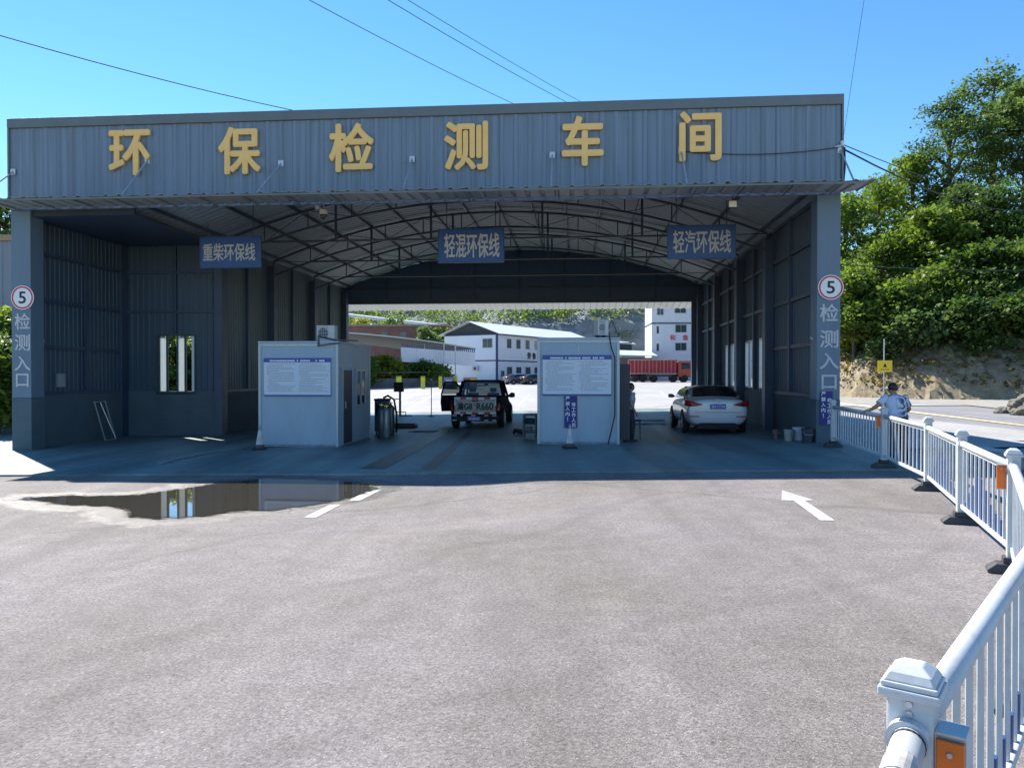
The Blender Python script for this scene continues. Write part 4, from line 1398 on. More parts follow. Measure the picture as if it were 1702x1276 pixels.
def sedan(label, loc, rz, paint, txt, group=None, emblem=True):
    t = thing('sedan', label, 'car', loc, rz, group)
    st = [(0.0, .36, .66, .60, .78, .80, .80, .94, .62), (.05, .24, .74, .58, .84, .82, .84, 1.0, .66), (.25, .20, .80, .55, .895, .84, .88, 1.035, .70), (.75, .17, .82, .55, .90, .86, .88, 1.03, .74),
          (1.6, .16, .82, .55, .90, .88, .88, .99, .80), (3.0, .16, .82, .55, .90, .88, .87, .97, .80), (3.5, .16, .82, .55, .90, .84, .86, .93, .76), (4.2, .22, .78, .5, .86, .72, .82, .80, .62), (4.45, .3, .62, .48, .70, .62, .66, .68, .5)]
    MB().loft([car_ring(*s) for s in st]).build('body', paint, t, smooth=True, subsurf=2)
    def cr(y, zb, hb, zt, ht):
        return [(hb, y, zb), ((hb * 0.45 + ht * 0.55) + 0.03, y, zb + (zt - zb) * 0.55), (ht, y, zt), (0, y, zt + 0.02), (-ht, y, zt), (-(hb * 0.45 + ht * 0.55) - 0.03, y, zb + (zt - zb) * 0.55), (-hb, y, zb), (0, y, zb)]
    cs = [(.42, .96, .66, 1.01, .62), (.9, .95, .78, 1.22, .60), (1.3, .95, .80, 1.345, .57), (1.8, .95, .82, 1.385, .58), (2.3, .95, .82, 1.38, .58), (2.75, .95, .82, 1.34, .57), (3.45, .93, .76, .98, .66)]
    MB().loft([cr(*s) for s in cs]).build('cabin_shell', paint, t, smooth=True, subsurf=1)
    # glass laid on the shell
    def patch(rows, nm):
        mb = MB()
        n = len(rows[0])
        for r in rows:
            mb.v += [tuple(p) for p in r]
        for j in range(len(rows) - 1):
            for i in range(n - 1):
                mb.f.append((j * n + i, j * n + i + 1, (j + 1) * n + i + 1, (j + 1) * n + i))
        return mb.build(nm, M('car_glass', (0.012, 0.015, 0.018), 0.04, 0, 0.0, spec=0.8), t, smooth=True)
    rows = []
    for y, z, hw, bul in ((.50, 1.050, .65, .03), (.72, 1.145, .62, .033), (.95, 1.238, .58, .033), (1.22, 1.335, .52, .03)):
        rows.append([(hw * f, y - 0.035 * (1 - f * f), z + bul * (1 - f * f) + 0.008) for f in (-1, -.66, -.33, 0, .33, .66, 1)])
    patch(rows, 'rear_window')
    rows = []
    for y, z, hw in ((3.35, 1.03, .66), (3.1, 1.15, .62), (2.75, 1.31, .55)):
        rows.append([(hw * f, y + 0.05 * (1 - f * f), z + 0.03) for f in (-1, -.5, 0, .5, 1)])
    patch(rows, 'windscreen')
    for s in (-1, 1):
        for ya, yb, yc, yd in ((.95, 1.9, 1.75, 1.35), (1.95, 3.05, 2.55, 1.9)):
            patch([[(s * .835, ya, 1.0), (s * .835, yb, 1.0)], [(s * .74, yd - 0.05 if yd < 1.5 else yd, 1.22), (s * .74, yc + 0.2, 1.22)], [(s * .645, yd, 1.30), (s * .645, yc, 1.30)]], 'side_window')
        # tail lamp sweeping in from the corner
        pl = [(.90, .44, .905, .045), (.895, .20, .90, .075), (.84, .065, .89, .085), (.74, .0, .875, .075), (.60, -.035, .86, .05), (.44, -.045, .855, .012)]
        mb = MB()
        for x, y, z, hh in pl:
            mb.v += [(s * x, y, z - hh), (s * x, y, z + hh)]
        for i in range(len(pl) - 1):
            mb.f.append((2 * i, 2 * i + 2, 2 * i + 3, 2 * i + 1))
        tl = mb.build('taillight', M('lamp_red', (0.50, 0.012, 0.02), 0.15), t, smooth=True)
        md = tl.modifiers.new('s', 'SOLIDIFY')
        md.thickness = 0.03
        md.offset = 0
        mb = MB()
        for x, y, z, hh in pl[3:]:
            mb.v += [(s * x, y - 0.02, z - hh * 0.95), (s * x, y - 0.02, z + hh * 0.15)]
        for i in range(2):
            mb.f.append((2 * i, 2 * i + 2, 2 * i + 3, 2 * i + 1))
        mb.build('lamp_lens', M('lamp_dark', (0.04, 0.035, 0.04), 0.1), tl)
        MB().box(*sorted((s * .80, s * .52)), -0.012, 0.05, .50, .53).build('reflector', M('lamp_red', (0.50, 0.012, 0.02), 0.15), t)
        m = MB().loft([[(s * .86, 2.85, 1.0), (s * .86, 2.95, 1.0), (s * .86, 2.95, 1.04), (s * .86, 2.85, 1.04)], [(s * .95, 2.82, .97), (s * .95, 2.93, .98), (s * .95, 2.93, 1.10), (s * .95, 2.82, 1.10)], [(s * 1.07, 2.83, .98), (s * 1.07, 2.90, .99), (s * 1.07, 2.90, 1.09), (s * 1.07, 2.83, 1.09)]])
        m.build('mirror', M('mirror_dark', (0.03, 0.03, 0.035), 0.3), t, bevel=0.02, seg=3)
        for y in (.86, 3.52):
            MB().lathe([(.36, .80), (.36, .902 if y < 1 else .897)] if s > 0 else [(.36, -.902 if y < 1 else -.897), (.36, -.80)], (0, y, .33), 24, 'x').build('wheel_arch', RUBBER, t)
            wheel(t, s * .80, y, .305)
    # rear bumper cut-out, plate recess, trunk line, badge
    mb = MB().prism([(-.64, .15), (.64, .15), (.54, .30), (.47, .33), (-.47, .33), (-.54, .30)], -0.022, 0.3, 'xz')
    mb.build('rear_diffuser', RUBBER, t, bevel=0.02)
    MB().box(-.66, .66, -0.022, 0.02, .632, .640).build('bumper_seam', STEEL_DARK, t)
    plate(t, 0, -0.035, .80, txt)
    if emblem:
        mb = MB()
        n = 20
        for k_ in range(n):
            a, b_ = 2 * math.pi * k_ / n, 2 * math.pi * (k_ + 1) / n
            mb.bar((.085 * math.cos(a), -0.035, .965 + .045 * math.sin(a)), (.085 * math.cos(b_), -0.035, .965 + .045 * math.sin(b_)), 0.012)
        mb.bar((-.045, -0.035, .935), (-.025, -0.035, .997), 0.014).bar((.025, -0.035, .933), (.045, -0.035, .995), 0.014).bar((-.035, -0.035, .965), (.035, -0.035, .965), 0.014)
        mb.build('badge', GALV, t)
        MB().tube([(.35, 1.25, 1.44), (.36, 1.15, 1.46), (.36, 1.05, 1.44)], 0.012, 6).build('aerial', RUBBER, t)
    return t
SILVER = M('silver_white_paint', (0.62, 0.66, 0.70), 0.3, 0.1, 0.02, 2, coat=0.6)
p = on_ground(1193, 722, 0.035)
p.z = gz(p.x, p.y) + 0.035
sedan('silver white sedan with its tail towards the yard in the right lane', p, -ANG, SILVER, '渝A·7C769')
# parked far away in front of the white building
DARKP = M('dark_car_paint', (0.03, 0.05, 0.045), 0.25, 0.1, 0.05, coat=0.5)
GREYP = M('grey_car_paint', (0.12, 0.15, 0.19), 0.25, 0.2, 0.05, coat=0.5)
p = on_ground(826, 636.5, 0.015); p = at(838, 634.5, 98); p.z = gz(p.x, p.y) + 0.012
sedan('small blue grey car parked before the blue trimmed building, left of its pair', p, R(-62), GREYP, '渝B', 'cars parked by the blue trimmed building', False)
p = at(866, 634.5, 97); p.z = gz(p.x, p.y) + 0.012
sedan('small dark green car parked before the blue trimmed building, beside the white cabin', p, R(-60), DARKP, '渝C', 'cars parked by the blue trimmed building', False)

def pickup(loc, rz):
    t = thing('pickup_truck', 'dark pickup truck with big plate letters on its pale tailgate and an open door', 'pickup truck', loc, rz)
    DP = M('pickup_paint', (0.016, 0.019, 0.024), 0.85, 0.0, 0.08, spec=0.04)
    MB().box(-.45, .45, 0.1, 4.6, 0.30, 0.48).build('chassis', RUBBER, t)
    for s in (-1, 1):
        MB().loft([[(s * .84, .03, .5), (s * .86, .03, .75), (s * .84, .03, 1.06), (s * .77, .03, 1.07), (s * .76, .03, .5)], [(s * .85, 1.55, .5), (s * .87, 1.55, .75), (s * .85, 1.55, 1.06), (s * .77, 1.55, 1.07), (s * .76, 1.55, .5)]]).build('bed_side', DP, t, bevel=0.015)
        MB().loft([[(s * .725, .02, .60), (s * .84, .02, .60), (s * .84, .02, .90), (s * .775, .02, .90)], [(s * .735, -.02, .62), (s * .845, -.01, .62), (s * .84, -.01, .88), (s * .78, -.02, .88)]]).build('taillight', M('lamp_deep_red', (0.16, 0.006, 0.012), 0.2), t)
        for y in (.85, 3.95):
            MB().lathe([(.40, .70), (.40, .872)] if s > 0 else [(.40, -.872), (.40, -.70)], (0, y, .36), 24, 'x').build('wheel_arch', RUBBER, t)
            wheel(t, s * .80, y, .35, .22)
        MB().loft([[(s * .86, 2.85, 1.02), (s * .86, 2.95, 1.02), (s * .86, 2.95, 1.08), (s * .86, 2.85, 1.08)], [(s * .97, 2.82, .98), (s * .97, 2.93, .98), (s * .97, 2.93, 1.18), (s * .97, 2.82, 1.18)], [(s * 1.11, 2.84, 1.0), (s * 1.11, 2.91, 1.0), (s * 1.11, 2.91, 1.16), (s * 1.11, 2.84, 1.16)]]).build('mirror', RUBBER, t, bevel=0.025, seg=3)
    MB().box(-.77, .77, .05, 1.55, .55, .60).build('bed_floor', DP, t)
    tg = MB().box(-.72, .72, -.03, .03, .52, 1.08).build('tailgate', M('tailgate_pale', (0.30, 0.34, 0.34), 0.4, 0.1, 0.06, 3), t, bevel=0.015)
    MB().box(-.12, .12, -.045, -.028, .93, .975).build('handle', RUBBER, tg)
    for z in (1.035, .535):
        for i in range(7):
            a = -.715 + i * .205
            MB().box(a, a + .198, -.036, -.0295, z - .034, z + .034).build('reflective_strip', WHITE_PAINT if i % 2 == 0 else RED_PAINT, tg)
    for s in (-1, 1):
        for i in range(2):
            MB().box(*sorted((s * .715, s * .675)), -.036, -.0295, .60 + i * .19, .78 + i * .19).build('reflective_strip', WHITE_PAINT if (i + s) % 2 == 0 else RED_PAINT, tg)
    text('big_plate_letters', '渝G8', .54, .27, .006, BLACK_PAINT, tg, (-.36, -.034, .77), bold=0.035)
    text('big_plate_letters', 'R660', .60, .25, .006, BLACK_PAINT, tg, (.33, -.034, .76), bold=0.035)
    text('small_plate_letters', '车', .07, .07, .006, BLACK_PAINT, tg, (-.02, -.034, .82), bold=0.0)
    bp = MB().box(-.80, .80, -.16, -.02, .26, .44).box(-.55, .55, -.18, -.161, .28, .42).build('rear_bumper', RUBBER, t, bevel=0.02)
    for z in (.46, .30):
        for x in (-.68, -.05, .40, .66):
            MB().box(x - .07, x + .07, -.19, -.165, z - .015, z + .015).build('chrome_strip', WHITE_PAINT, bp)
    plate(t, -.02, -.185, .36, '渝G8R660')
    # cab
    MB().loft([[(-.80, 1.6, .45), (.80, 1.6, .45), (.84, 1.6, .8), (.80, 1.6, 1.10), (-.80, 1.6, 1.10), (-.84, 1.6, .8)], [(-.80, 1.66, .45), (.80, 1.66, .45), (.84, 1.66, .8), (.80, 1.66, 1.10), (-.80, 1.66, 1.10), (-.84, 1.66, .8)]]).build('cab_back', DP, t)
    MB().box(.79, .84, 1.66, 3.3, .45, 1.08).build('door', DP, t, bevel=0.015)
    MB().box(-.84, -.79, 1.66, 2.3, .45, 1.08).build('door', DP, t, bevel=0.015)
    MB().loft([[(-.70, 1.70, 1.58), (.70, 1.70, 1.58), (.66, 1.74, 1.655), (-.66, 1.74, 1.655)], [(-.68, 3.0, 1.56), (.68, 3.0, 1.56), (.62, 2.9, 1.64), (-.62, 2.9, 1.64)]]).build('roof', DP, t, bevel=0.03, seg=3)
    mb = MB()
    for s in (-1, 1):
        MB().bar((s * .79, 1.64, 1.08), (s * .68, 1.74, 1.60), .09, .08).build('cab_pillar', DP, t)
        MB().bar((s * .78, 2.35, 1.08), (s * .67, 2.35, 1.60), .06, .08).build('cab_pillar', DP, t)
        MB().bar((s * .78, 3.45, 1.05), (s * .66, 2.92, 1.60), .06, .08).build('cab_pillar', DP, t)
    MB().quad((-.72, 1.66, 1.10), (.72, 1.66, 1.10), (.63, 1.74, 1.57), (-.63, 1.74, 1.57)).build('rear_window', DARK_GLASS, t)
    MB().quad((-.72, 3.42, 1.07), (.72, 3.42, 1.07), (.63, 2.95, 1.57), (-.63, 2.95, 1.57)).build('windscreen', GLASS, t)
    MB().loft([[(-.80, 3.4, .45), (.80, 3.4, .45), (.83, 3.4, .8), (.76, 3.4, 1.06), (-.76, 3.4, 1.06), (-.83, 3.4, .8)], [(-.80, 4.5, .42), (.80, 4.5, .42), (.81, 4.5, .7), (.70, 4.5, .96), (-.70, 4.5, .96), (-.81, 4.5, .7)], [(-.74, 4.75, .45), (.74, 4.75, .45), (.75, 4.75, .65), (.64, 4.75, .85), (-.64, 4.75, .85), (-.75, 4.75, .65)]]).build('hood', DP, t, bevel=0.03)
    MB().box(-.78, .78, 1.7, 3.4, .44, .5).build('cab_floor', RUBBER, t)
    for s in (-1, 1):
        st = MB().box(s * .38 - .22, s * .38 + .22, 2.1, 2.24, .6, 1.18).build('seat', RUBBER, t, bevel=0.05, seg=3)
        MB().box(s * .38 - .12, s * .38 + .12, 2.10, 2.2, 1.20, 1.36).build('headrest', RUBBER, st, bevel=0.04, seg=3)
    MB().box(-.06, .10, 3.0, 3.03, 1.44, 1.51).build('inner_mirror', RUBBER, t)
    # driver's door swung out to the left
    a = R(62)
    def dp(l, z):
        return (-.84 - l * math.sin(a), 3.25 - l * math.cos(a), z)
    poly = [dp(0, .48), dp(.92, .48), dp(.95, 1.06), dp(.80, 1.55), dp(.35, 1.56), dp(0, 1.1)]
    mb = MB()
    off = Vector((math.cos(a), -math.sin(a), 0)) * 0.05
    lower = [dp(0, .46), dp(.93, .46), dp(.97, .8), dp(.95, 1.08), dp(0, 1.08)]
    vs = [Vector(q) for q in lower]
    n = len(vs)
    mb.add(vs + [v + off for v in vs], [tuple(range(n)), tuple(range(n, 2 * n))[::-1]] + [(i, (i + 1) % n, n + (i + 1) % n, n + i) for i in range(n)])
    mb.bar(dp(.93, 1.08), dp(.80, 1.56), .05).bar(dp(.80, 1.56), dp(.36, 1.57), .05).bar(dp(.36, 1.57), dp(0.02, 1.08), .05)
    d = mb.build('door', DP, t)
    MB().quad(dp(.91, 1.1), dp(.79, 1.54), dp(.37, 1.55), dp(.06, 1.1)).build('door_window', DARK_GLASS, d)
    return t
p = on_ground(790, 712.5, 0.035)
p.z = gz(p.x, p.y) + 0.035
pickup(p, -ANG)

# red dump truck far behind
def dump_truck(loc, rz):
    t = thing('dump_truck', 'red heavy dump truck parked side on in the far lot', 'truck', loc, rz)
    RP = M('truck_red', (0.28, 0.022, 0.035), 0.5, 0, 0.2, 1.5)
    MB().box(-4.2, 4.0, -.5, .5, .75, 1.1).build('chassis', RUBBER, t)
    bed = MB().loft([[(-4.3, -1.22, 1.25), (2.2, -1.22, 1.25), (2.2, 1.22, 1.25), (-4.3, 1.22, 1.25)], [(-4.45, -1.25, 3.1), (2.3, -1.25, 3.1), (2.3, 1.25, 3.1), (-4.45, 1.25, 3.1)]]).build('dump_bed', RP, t)
    for i in range(13):
        x = -4.2 + i * .52
        MB().box(x - (.10 if i % 2 else .06), x + (.10 if i % 2 else .06), -1.36, -1.22, 1.25, 3.1).build('rib', M('truck_rib', (0.52, 0.10, 0.11), 0.5, 0, 0.2, 3), bed)
    MB().box(-4.5, 2.35, -1.34, -1.2, 3.1, 3.25).build('top_rail', M('truck_pale', (0.5, 0.3, 0.3), 0.5), bed)
    MB().box(-4.4, 2.3, -1.34, -1.24, 1.15, 1.27).build('lower_rail', M('truck_pale', (0.5, 0.3, 0.3), 0.5), bed)
    cab = MB().loft([[(2.5, -1.2, .7), (4.5, -1.2, .7), (4.5, 1.2, .7), (2.5, 1.2, .7)], [(2.5, -1.2, 1.9), (4.55, -1.2, 1.9), (4.55, 1.2, 1.9), (2.5, 1.2, 1.9)], [(2.5, -1.1, 2.95), (4.2, -1.1, 2.95), (4.2, 1.1, 2.95), (2.5, 1.1, 2.95)]]).build('cab', M('truck_orange', (0.42, 0.07, 0.04), 0.4, 0, 0.1), t, bevel=0.08)
    MB().add([(2.95, -1.215, 1.85), (4.25, -1.215, 1.85), (4.1, -1.125, 2.7), (2.95, -1.125, 2.7)], [(0, 1, 2, 3)]).build('side_window', M('car_glass', (0.012, 0.015, 0.018), 0.04, 0, 0.0, spec=0.8), cab)
    for y in (-1.05, 1.05):
        for x in (-3.6, -2.4, -.9, 1.9, 3.4):
            MB().lathe([(.35, -.18), (.52, -.16), (.52, .16), (.35, .18)], (x, y, .52), 18, 'y').build('wheel', RUBBER, t)
    MB().box(-2.0, 1.6, -1.15, -.9, .8, 1.1).build('side_guard', STEEL_DARK, t)
    return t
p = at(1096, 636, 112)
p.z = gz(p.x, p.y) + 0.012
dump_truck(p, R(-4))

# ------------------------------------------------------------------ guardrail
GR = M('rail_white', (0.52, 0.55, 0.57), 0.45, 0, 0.06, 5, stain=(0.30, 0.29, 0.26), stain_amt=0.55, stain_scale=4, bump=0.05, bscale=30)
GB = M('rail_blue', (0.035, 0.075, 0.22), 0.4, 0, 0.1, 3)
ORANGE = M('reflector_orange', (0.78, 0.17, 0.015), 0.3)
BASE = M('cast_base', (0.045, 0.045, 0.05), 0.7, 0, 0.3, 5, bump=0.3)
PP = [(7.45, 18.0), (6.73, 14.03), (6.17, 11.5), (5.22, 9.0), (4.40, 6.80), (2.72, 3.98), (0.97, 1.87), (-0.35, -0.15)]
post_lab = ['white guardrail post standing against the right pillar', 'white guardrail post with orange reflector where the person rests a hand', 'third white guardrail post from the shed, plain, no reflector',
            'fourth white guardrail post from the shed, plain, on a dark base', 'tall looking white guardrail post with orange reflector at the right edge of the photo', 'white guardrail post hidden beyond the right edge of the photo',
            'nearest white guardrail post, its pyramid cap close to the camera', 'white guardrail post below and behind the camera']
pan_lab = ['guardrail section between the shed pillar and the person', 'guardrail section in front of the legs of the person', 'third guardrail section from the shed with a blue wave', 'guardrail section with blue wave ending at the right photo edge',
           'guardrail section leaving the photo at the right edge', 'nearest guardrail section rising from the capped post in the corner', 'short stretch of rail running under the camera']
def post(i):
    x, y = PP[i]
    a = Vector(PP[max(i - 1, 0)]); b = Vector(PP[min(i + 1, len(PP) - 1)])
    d = (b - a)
    rz = math.atan2(d.y, d.x)
    t = thing('guardrail_post', post_lab[i], 'guardrail post', (x, y, gz(x, y) + (0.035 if i < 2 else 0.0)), rz, 'white posts of the guardrail')
    s = 0.05
    MB().box(-s, s, -s, s, 0.10, 1.035).build('post', GR, t, bevel=0.008)
    c = 0.067
    mb = MB().box(-c, c, -c, c, 1.02, 1.042).box(-c * .92, c * .92, -c * .92, c * .92, 1.0421, 1.056)
    mb.loft([[(-c * .86, -c * .86, 1.0561), (c * .86, -c * .86, 1.0561), (c * .86, c * .86, 1.0561), (-c * .86, c * .86, 1.0561)], [(-c * .70, -c * .70, 1.076), (c * .70, -c * .70, 1.076), (c * .70, c * .70, 1.076), (-c * .70, c * .70, 1.076)], [(-c * .34, -c * .34, 1.094), (c * .34, -c * .34, 1.094), (c * .34, c * .34, 1.094), (-c * .34, c * .34, 1.094)]])
    mb.build('cap', GR, t, bevel=0.004)
    for sx in (-1, 1):
        cl = MB().lathe([(0.047, sx * 0.050), (0.047, sx * 0.082)] if sx > 0 else [(0.047, -0.082), (0.047, -0.050)], (0, 0, 0.93), 20, 'x').build('rail_socket', GR, t)
        mb = MB()
        for zz in (0.985, 1.008):
            mb.lathe([(0.008, sx * 0.049), (0.008, sx * 0.056)] if sx > 0 else [(0.008, -0.056), (0.008, -0.049)], (0, 0, zz), 10, 'x')
        mb.build('screw', GALV, t)
    st = MB().loft([[(-.10, -.20, 0), (.10, -.20, 0), (.10, .20, 0), (-.10, .20, 0)], [(-.10, -.20, .03), (.10, -.20, .03), (.10, .20, .03), (-.10, .20, .03)], [(-.08, -.13, .085), (.08, -.13, .085), (.08, .13, .085), (-.08, .13, .085)]]).box(-.07, .07, -.08, .08, .086, .14).build('base', BASE, t, bevel=0.008)
    if i in (1, 4, 6):
        # orange reflector on a little bracket at the side of the post
        sy = 1 if i == 6 else -1
        e = Vector((0, 1, 0))
        b0 = 0.052
        mb = MB().box(*((-0.052 - 0.004, -0.052, 0.052, 0.13) if False else (-0.04, -0.036, 0.0, 0.0)), 0, 0) if False else None
        def P(xx, yy, zz):
            return (xx, yy, zz)
        y0, y1 = -0.125, -0.052
        if i == 6:
            y0, y1 = 0.052, 0.115
        xr = -0.045 if i != 6 else 0.02
        br = MB().box(-0.05, 0.03, y0, y1, 0.945, 0.95).box(xr - 0.004 if i == 6 else xr, xr + 0.002, y0, y1, 0.72, 0.944).build('reflector_bracket', GALV, t)
        xa, xb = (xr + 0.003, xr + 0.016) if i == 6 else (xr + 0.003, xr + 0.016)
        MB().box(xa, xb, y0 + 0.002, y1 - 0.002, 0.73, 0.935).build('reflector', ORANGE, br, bevel=0.003)
        MB().lathe([(0.007, xb), (0.006, xb + 0.006)], (0, (y0 + y1) / 2, 0.905), 10, 'x').build('screw', GALV, br)
    return t
for i in range(7):
    post(i)
def panel(i):
    a, b = Vector((*PP[i], 0)), Vector((*PP[i + 1], 0))
    a.z, b.z = gz(a.x, a.y) + (0.035 if i < 2 else 0), gz(b.x, b.y) + (0.035 if i < 1 else 0)
    L_ = (b - a).length
    d = (b - a).normalized()
    rz = math.atan2(d.y, d.x)
    t = thing('guardrail_section', pan_lab[i], 'guardrail', a, rz, 'white guardrail sections beside the road')
    slope = (b.z - a.z) / L_
    t.rotation_euler = (0, -math.asin(slope), rz)
    MB().tube([(0.055, 0, 0.93), (L_ - 0.055, 0, 0.93)], 0.037, 18).build('top_rail', GR, t, smooth=True)
    if i == 6:
        MB().lathe([(.0385, .085), (.0385, .093)], (0, 0, .93), 20, 'x').build('gasket', RUBBER, t)
        MB().lathe([(.0395, .20), (.0395, .29)], (0, 0, .93), 20, 'x').build('tape_band', M('old_tape', (0.42, 0.40, 0.37), .7, 0, .3, 20), t)
        return
    MB().box(0.051, L_ - 0.051, -0.022, 0.022, 0.185, 0.235).build('bottom_rail', GR, t, bevel=0.006)
    MB().box(0.051, L_ - 0.051, -0.012, 0.012, 0.875, 0.892).build('rail_channel', GR, t)
    n = int((L_ - 0.2) / 0.195)
    for k in range(n):
        x = 0.13 + (L_ - 0.26) * k / (n - 1)
        MB().box(x - 0.013, x + 0.013, -0.010, 0.010, 0.236, 0.874).build('baluster', GR, t, bevel=0.003, seg=1)
        if k < n - 1 and i >= 2:
            xm = x + 0.5 * (L_ - 0.26) / (n - 1)
            f = (k + 0.5) / (n - 1)
            hb = 0.236 + (0.46 if i < 5 else 0.26) * max(0.0, math.sin(math.pi * min(1, f * 1.0)) ** 0.9) * (0.75 + 0.25 * math.cos(f * 9 + i))
            MB().box(xm - 0.018, xm + 0.018, -0.008, 0.008, 0.236, hb).build('blue_slat', GB, t)
for i in range(7):
    panel(i)

# ------------------------------------------------------------------ people
SKIN = M('skin', (0.34, 0.19, 0.12), 0.5, 0, 0.08, 6)
HAIR = M('hair', (0.012, 0.010, 0.010), 0.5, 0, 0.2, 30)
def skin_mesh(name, nodes, edges, mat, parent, root, sub=2):
    me = bpy.data.meshes.new(name)
    keys = list(nodes)
    me.from_pydata([nodes[k][0] for k in keys], [(keys.index(a), keys.index(b)) for a, b in edges], [])
    o = bpy.data.objects.new(name, me)
    COL.objects.link(o)
    md = o.modifiers.new('skin', 'SKIN')
    md.use_smooth_shade = True
    for i, k in enumerate(keys):
        r = nodes[k][1]
        me.skin_vertices[0].data[i].radius = (r, r) if not isinstance(r, tuple) else r
        me.skin_vertices[0].data[i].use_root = (k == root)
    s = o.modifiers.new('sub', 'SUBSURF')
    s.levels = s.render_levels = sub
    dg = bpy.context.evaluated_depsgraph_get()
    m2 = bpy.data.meshes.new_from_object(o.evaluated_get(dg))
    m2.name = name
    bpy.data.objects.remove(o)
    m2.materials.clear()
    m2.materials.append(mat)
    m2.polygons.foreach_set('use_smooth', [True] * len(m2.polygons))
    o2 = bpy.data.objects.new(name, m2)
    COL.objects.link(o2)
    o2.parent = parent
    return o2
def person(label, loc, rz, J, shirt, trousers, scale=1.0, curl=None):
    t = thing('person', label, 'person', loc, rz)
    t.scale = (scale,) * 3
    V = Vector
    nodes, edges = {}, []
    def nd(k, p, r):
        nodes[k] = (tuple(p), r)
    rad = dict(pelvis=.135, waist=.115, chest=.135, neckb=.07, neck=.055)
    for k in ('pelvis', 'waist', 'chest', 'neckb', 'neck'):
        nd(k, J[k], rad[k])
    h = V(J['head'])
    f = V(J['face']).normalized()
    upv = V((0, 0, 1))
    side = f.cross(upv).normalized()
    nd('jaw', h + f * 0.025 - upv * 0.065, .066)
    nd('skull', h, .086)
    nd('brow', h + upv * 0.045 - f * 0.008, .083)
    nd('crown', h + upv * 0.085 - f * 0.012, .055)
    nd('nose', h + f * 0.095 - upv * 0.012, .014)
    for s, k in ((-1, 'earL'), (1, 'earR')):
        nd(k, h + side * s * 0.088 - f * 0.01, .018)
        edges.append(('skull', k))
    edges += [('pelvis', 'waist'), ('waist', 'chest'), ('chest', 'neckb'), ('neckb', 'neck'), ('neck', 'jaw'), ('jaw', 'skull'), ('skull', 'brow'), ('brow', 'crown'), ('skull', 'nose')]
    for s in 'LR':
        nd('sh' + s, J['sh' + s], .062)
        nd('el' + s, J['el' + s], .043)
        nd('wr' + s, J['wr' + s], .029)
        e, w = V(J['el' + s]), V(J['wr' + s])
        d = (V(J['hd' + s]) - w).normalized() if ('hd' + s) in J else (w - e).normalized()
        pn = V(J.get('pn' + s, (0, 0, -1))).normalized()     # palm faces this way
        ac = d.cross(pn).normalized()
        palm = w + d * 0.065
        nd('pa' + s, palm, (.034))
        edges += [('chest', 'sh' + s), ('sh' + s, 'el' + s), ('el' + s, 'wr' + s), ('wr' + s, 'pa' + s)]
        for q, (o_, ln) in enumerate(((-.030, .070), (-.010, .082), (.010, .078), (.029, .060))):
            b0 = palm + d * 0.038 + ac * o_
            b1 = b0 + d * ln * .45 + pn * ln * .15
            b2 = b1 + d * ln * .25 + pn * ln * .35
            nd('f%d0%s' % (q, s), b0, .0095)
            nd('f%d1%s' % (q, s), b1, .0090)
            nd('f%d2%s' % (q, s), b2, .0078)
            edges += [('pa' + s, 'f%d0%s' % (q, s)), ('f%d0%s' % (q, s), 'f%d1%s' % (q, s)), ('f%d1%s' % (q, s), 'f%d2%s' % (q, s))]
        ts = -1
        b0 = palm - d * 0.02 + ac * ts * .040 + pn * .01
        b1 = b0 + d * 0.035 + ac * ts * .022 + pn * .02
        nd('t0' + s, b0, .012)
        nd('t1' + s, b1, .010)
        edges += [('pa' + s, 't0' + s), ('t0' + s, 't1' + s)]
        nd('hp' + s, J['hp' + s], .092)
        nd('kn' + s, J['kn' + s], .058)
        nd('an' + s, J['an' + s], .040)
        edges += [('pelvis', 'hp' + s), ('hp' + s, 'kn' + s), ('kn' + s, 'an' + s)]
        nd('to' + s, J['to' + s], .034)
        edges.append(('an' + s, 'to' + s))
    skin_mesh('body', nodes, edges, SKIN, t, 'pelvis')
    # face and hair
    for s in (-1, 1):
        MB().lathe([(0.002, -0.008), (0.009, -0.004), (0.010, 0), (0.009, 0.004), (0.002, 0.008)], tuple(h + f * 0.078 + side * s * 0.032 + upv * 0.012), 10, 'z').build('eye', BLACK_PAINT, t)
    MB().bar(tuple(h + f * 0.084 - upv * 0.055 - side * 0.022), tuple(h + f * 0.084 - upv * 0.055 + side * 0.022), 0.008).build('mouth', M('lip', (0.25, 0.09, 0.07), 0.5), t)
    rngh = random.Random(4)
    bmh = bmesh.new()
    bmesh.ops.create_icosphere(bmh, subdivisions=3, radius=1)
    for v in list(bmh.verts):
        q = v.co
        if q.dot(f) > 0.45 - 0.1 * q.z and q.z < 0.62 or q.z < -0.72:
            bmh.verts.remove(v)
            continue
        v.co = Vector((q.x * .090, q.y * .097, q.z * .098)) * rngh.uniform(.98, 1.03) + h + upv * 0.018 - f * 0.010
    meh = bpy.data.meshes.new('hair')
    bmh.to_mesh(meh)
    bmh.free()
    meh.materials.append(HAIR)
    ho = bpy.data.objects.new('hair', meh)
    COL.objects.link(ho)
    ho.parent = t
    so = ho.modifiers.new('s', 'SOLIDIFY')
    so.thickness = 0.012
    # shirt: elliptical torso plus sleeves; trousers; shoes
    def ell(c, rx, ry, tilt, n=16):
        c = V(c)
        return [c + V((rx * math.cos(2 * math.pi * k / n), ry * math.sin(2 * math.pi * k / n), -tilt * ry * math.sin(2 * math.pi * k / n))) for k in range(n)]
    pe, wa, ch, nb = V(J['pelvis']), V(J['waist']), V(J['chest']), V(J['neckb'])
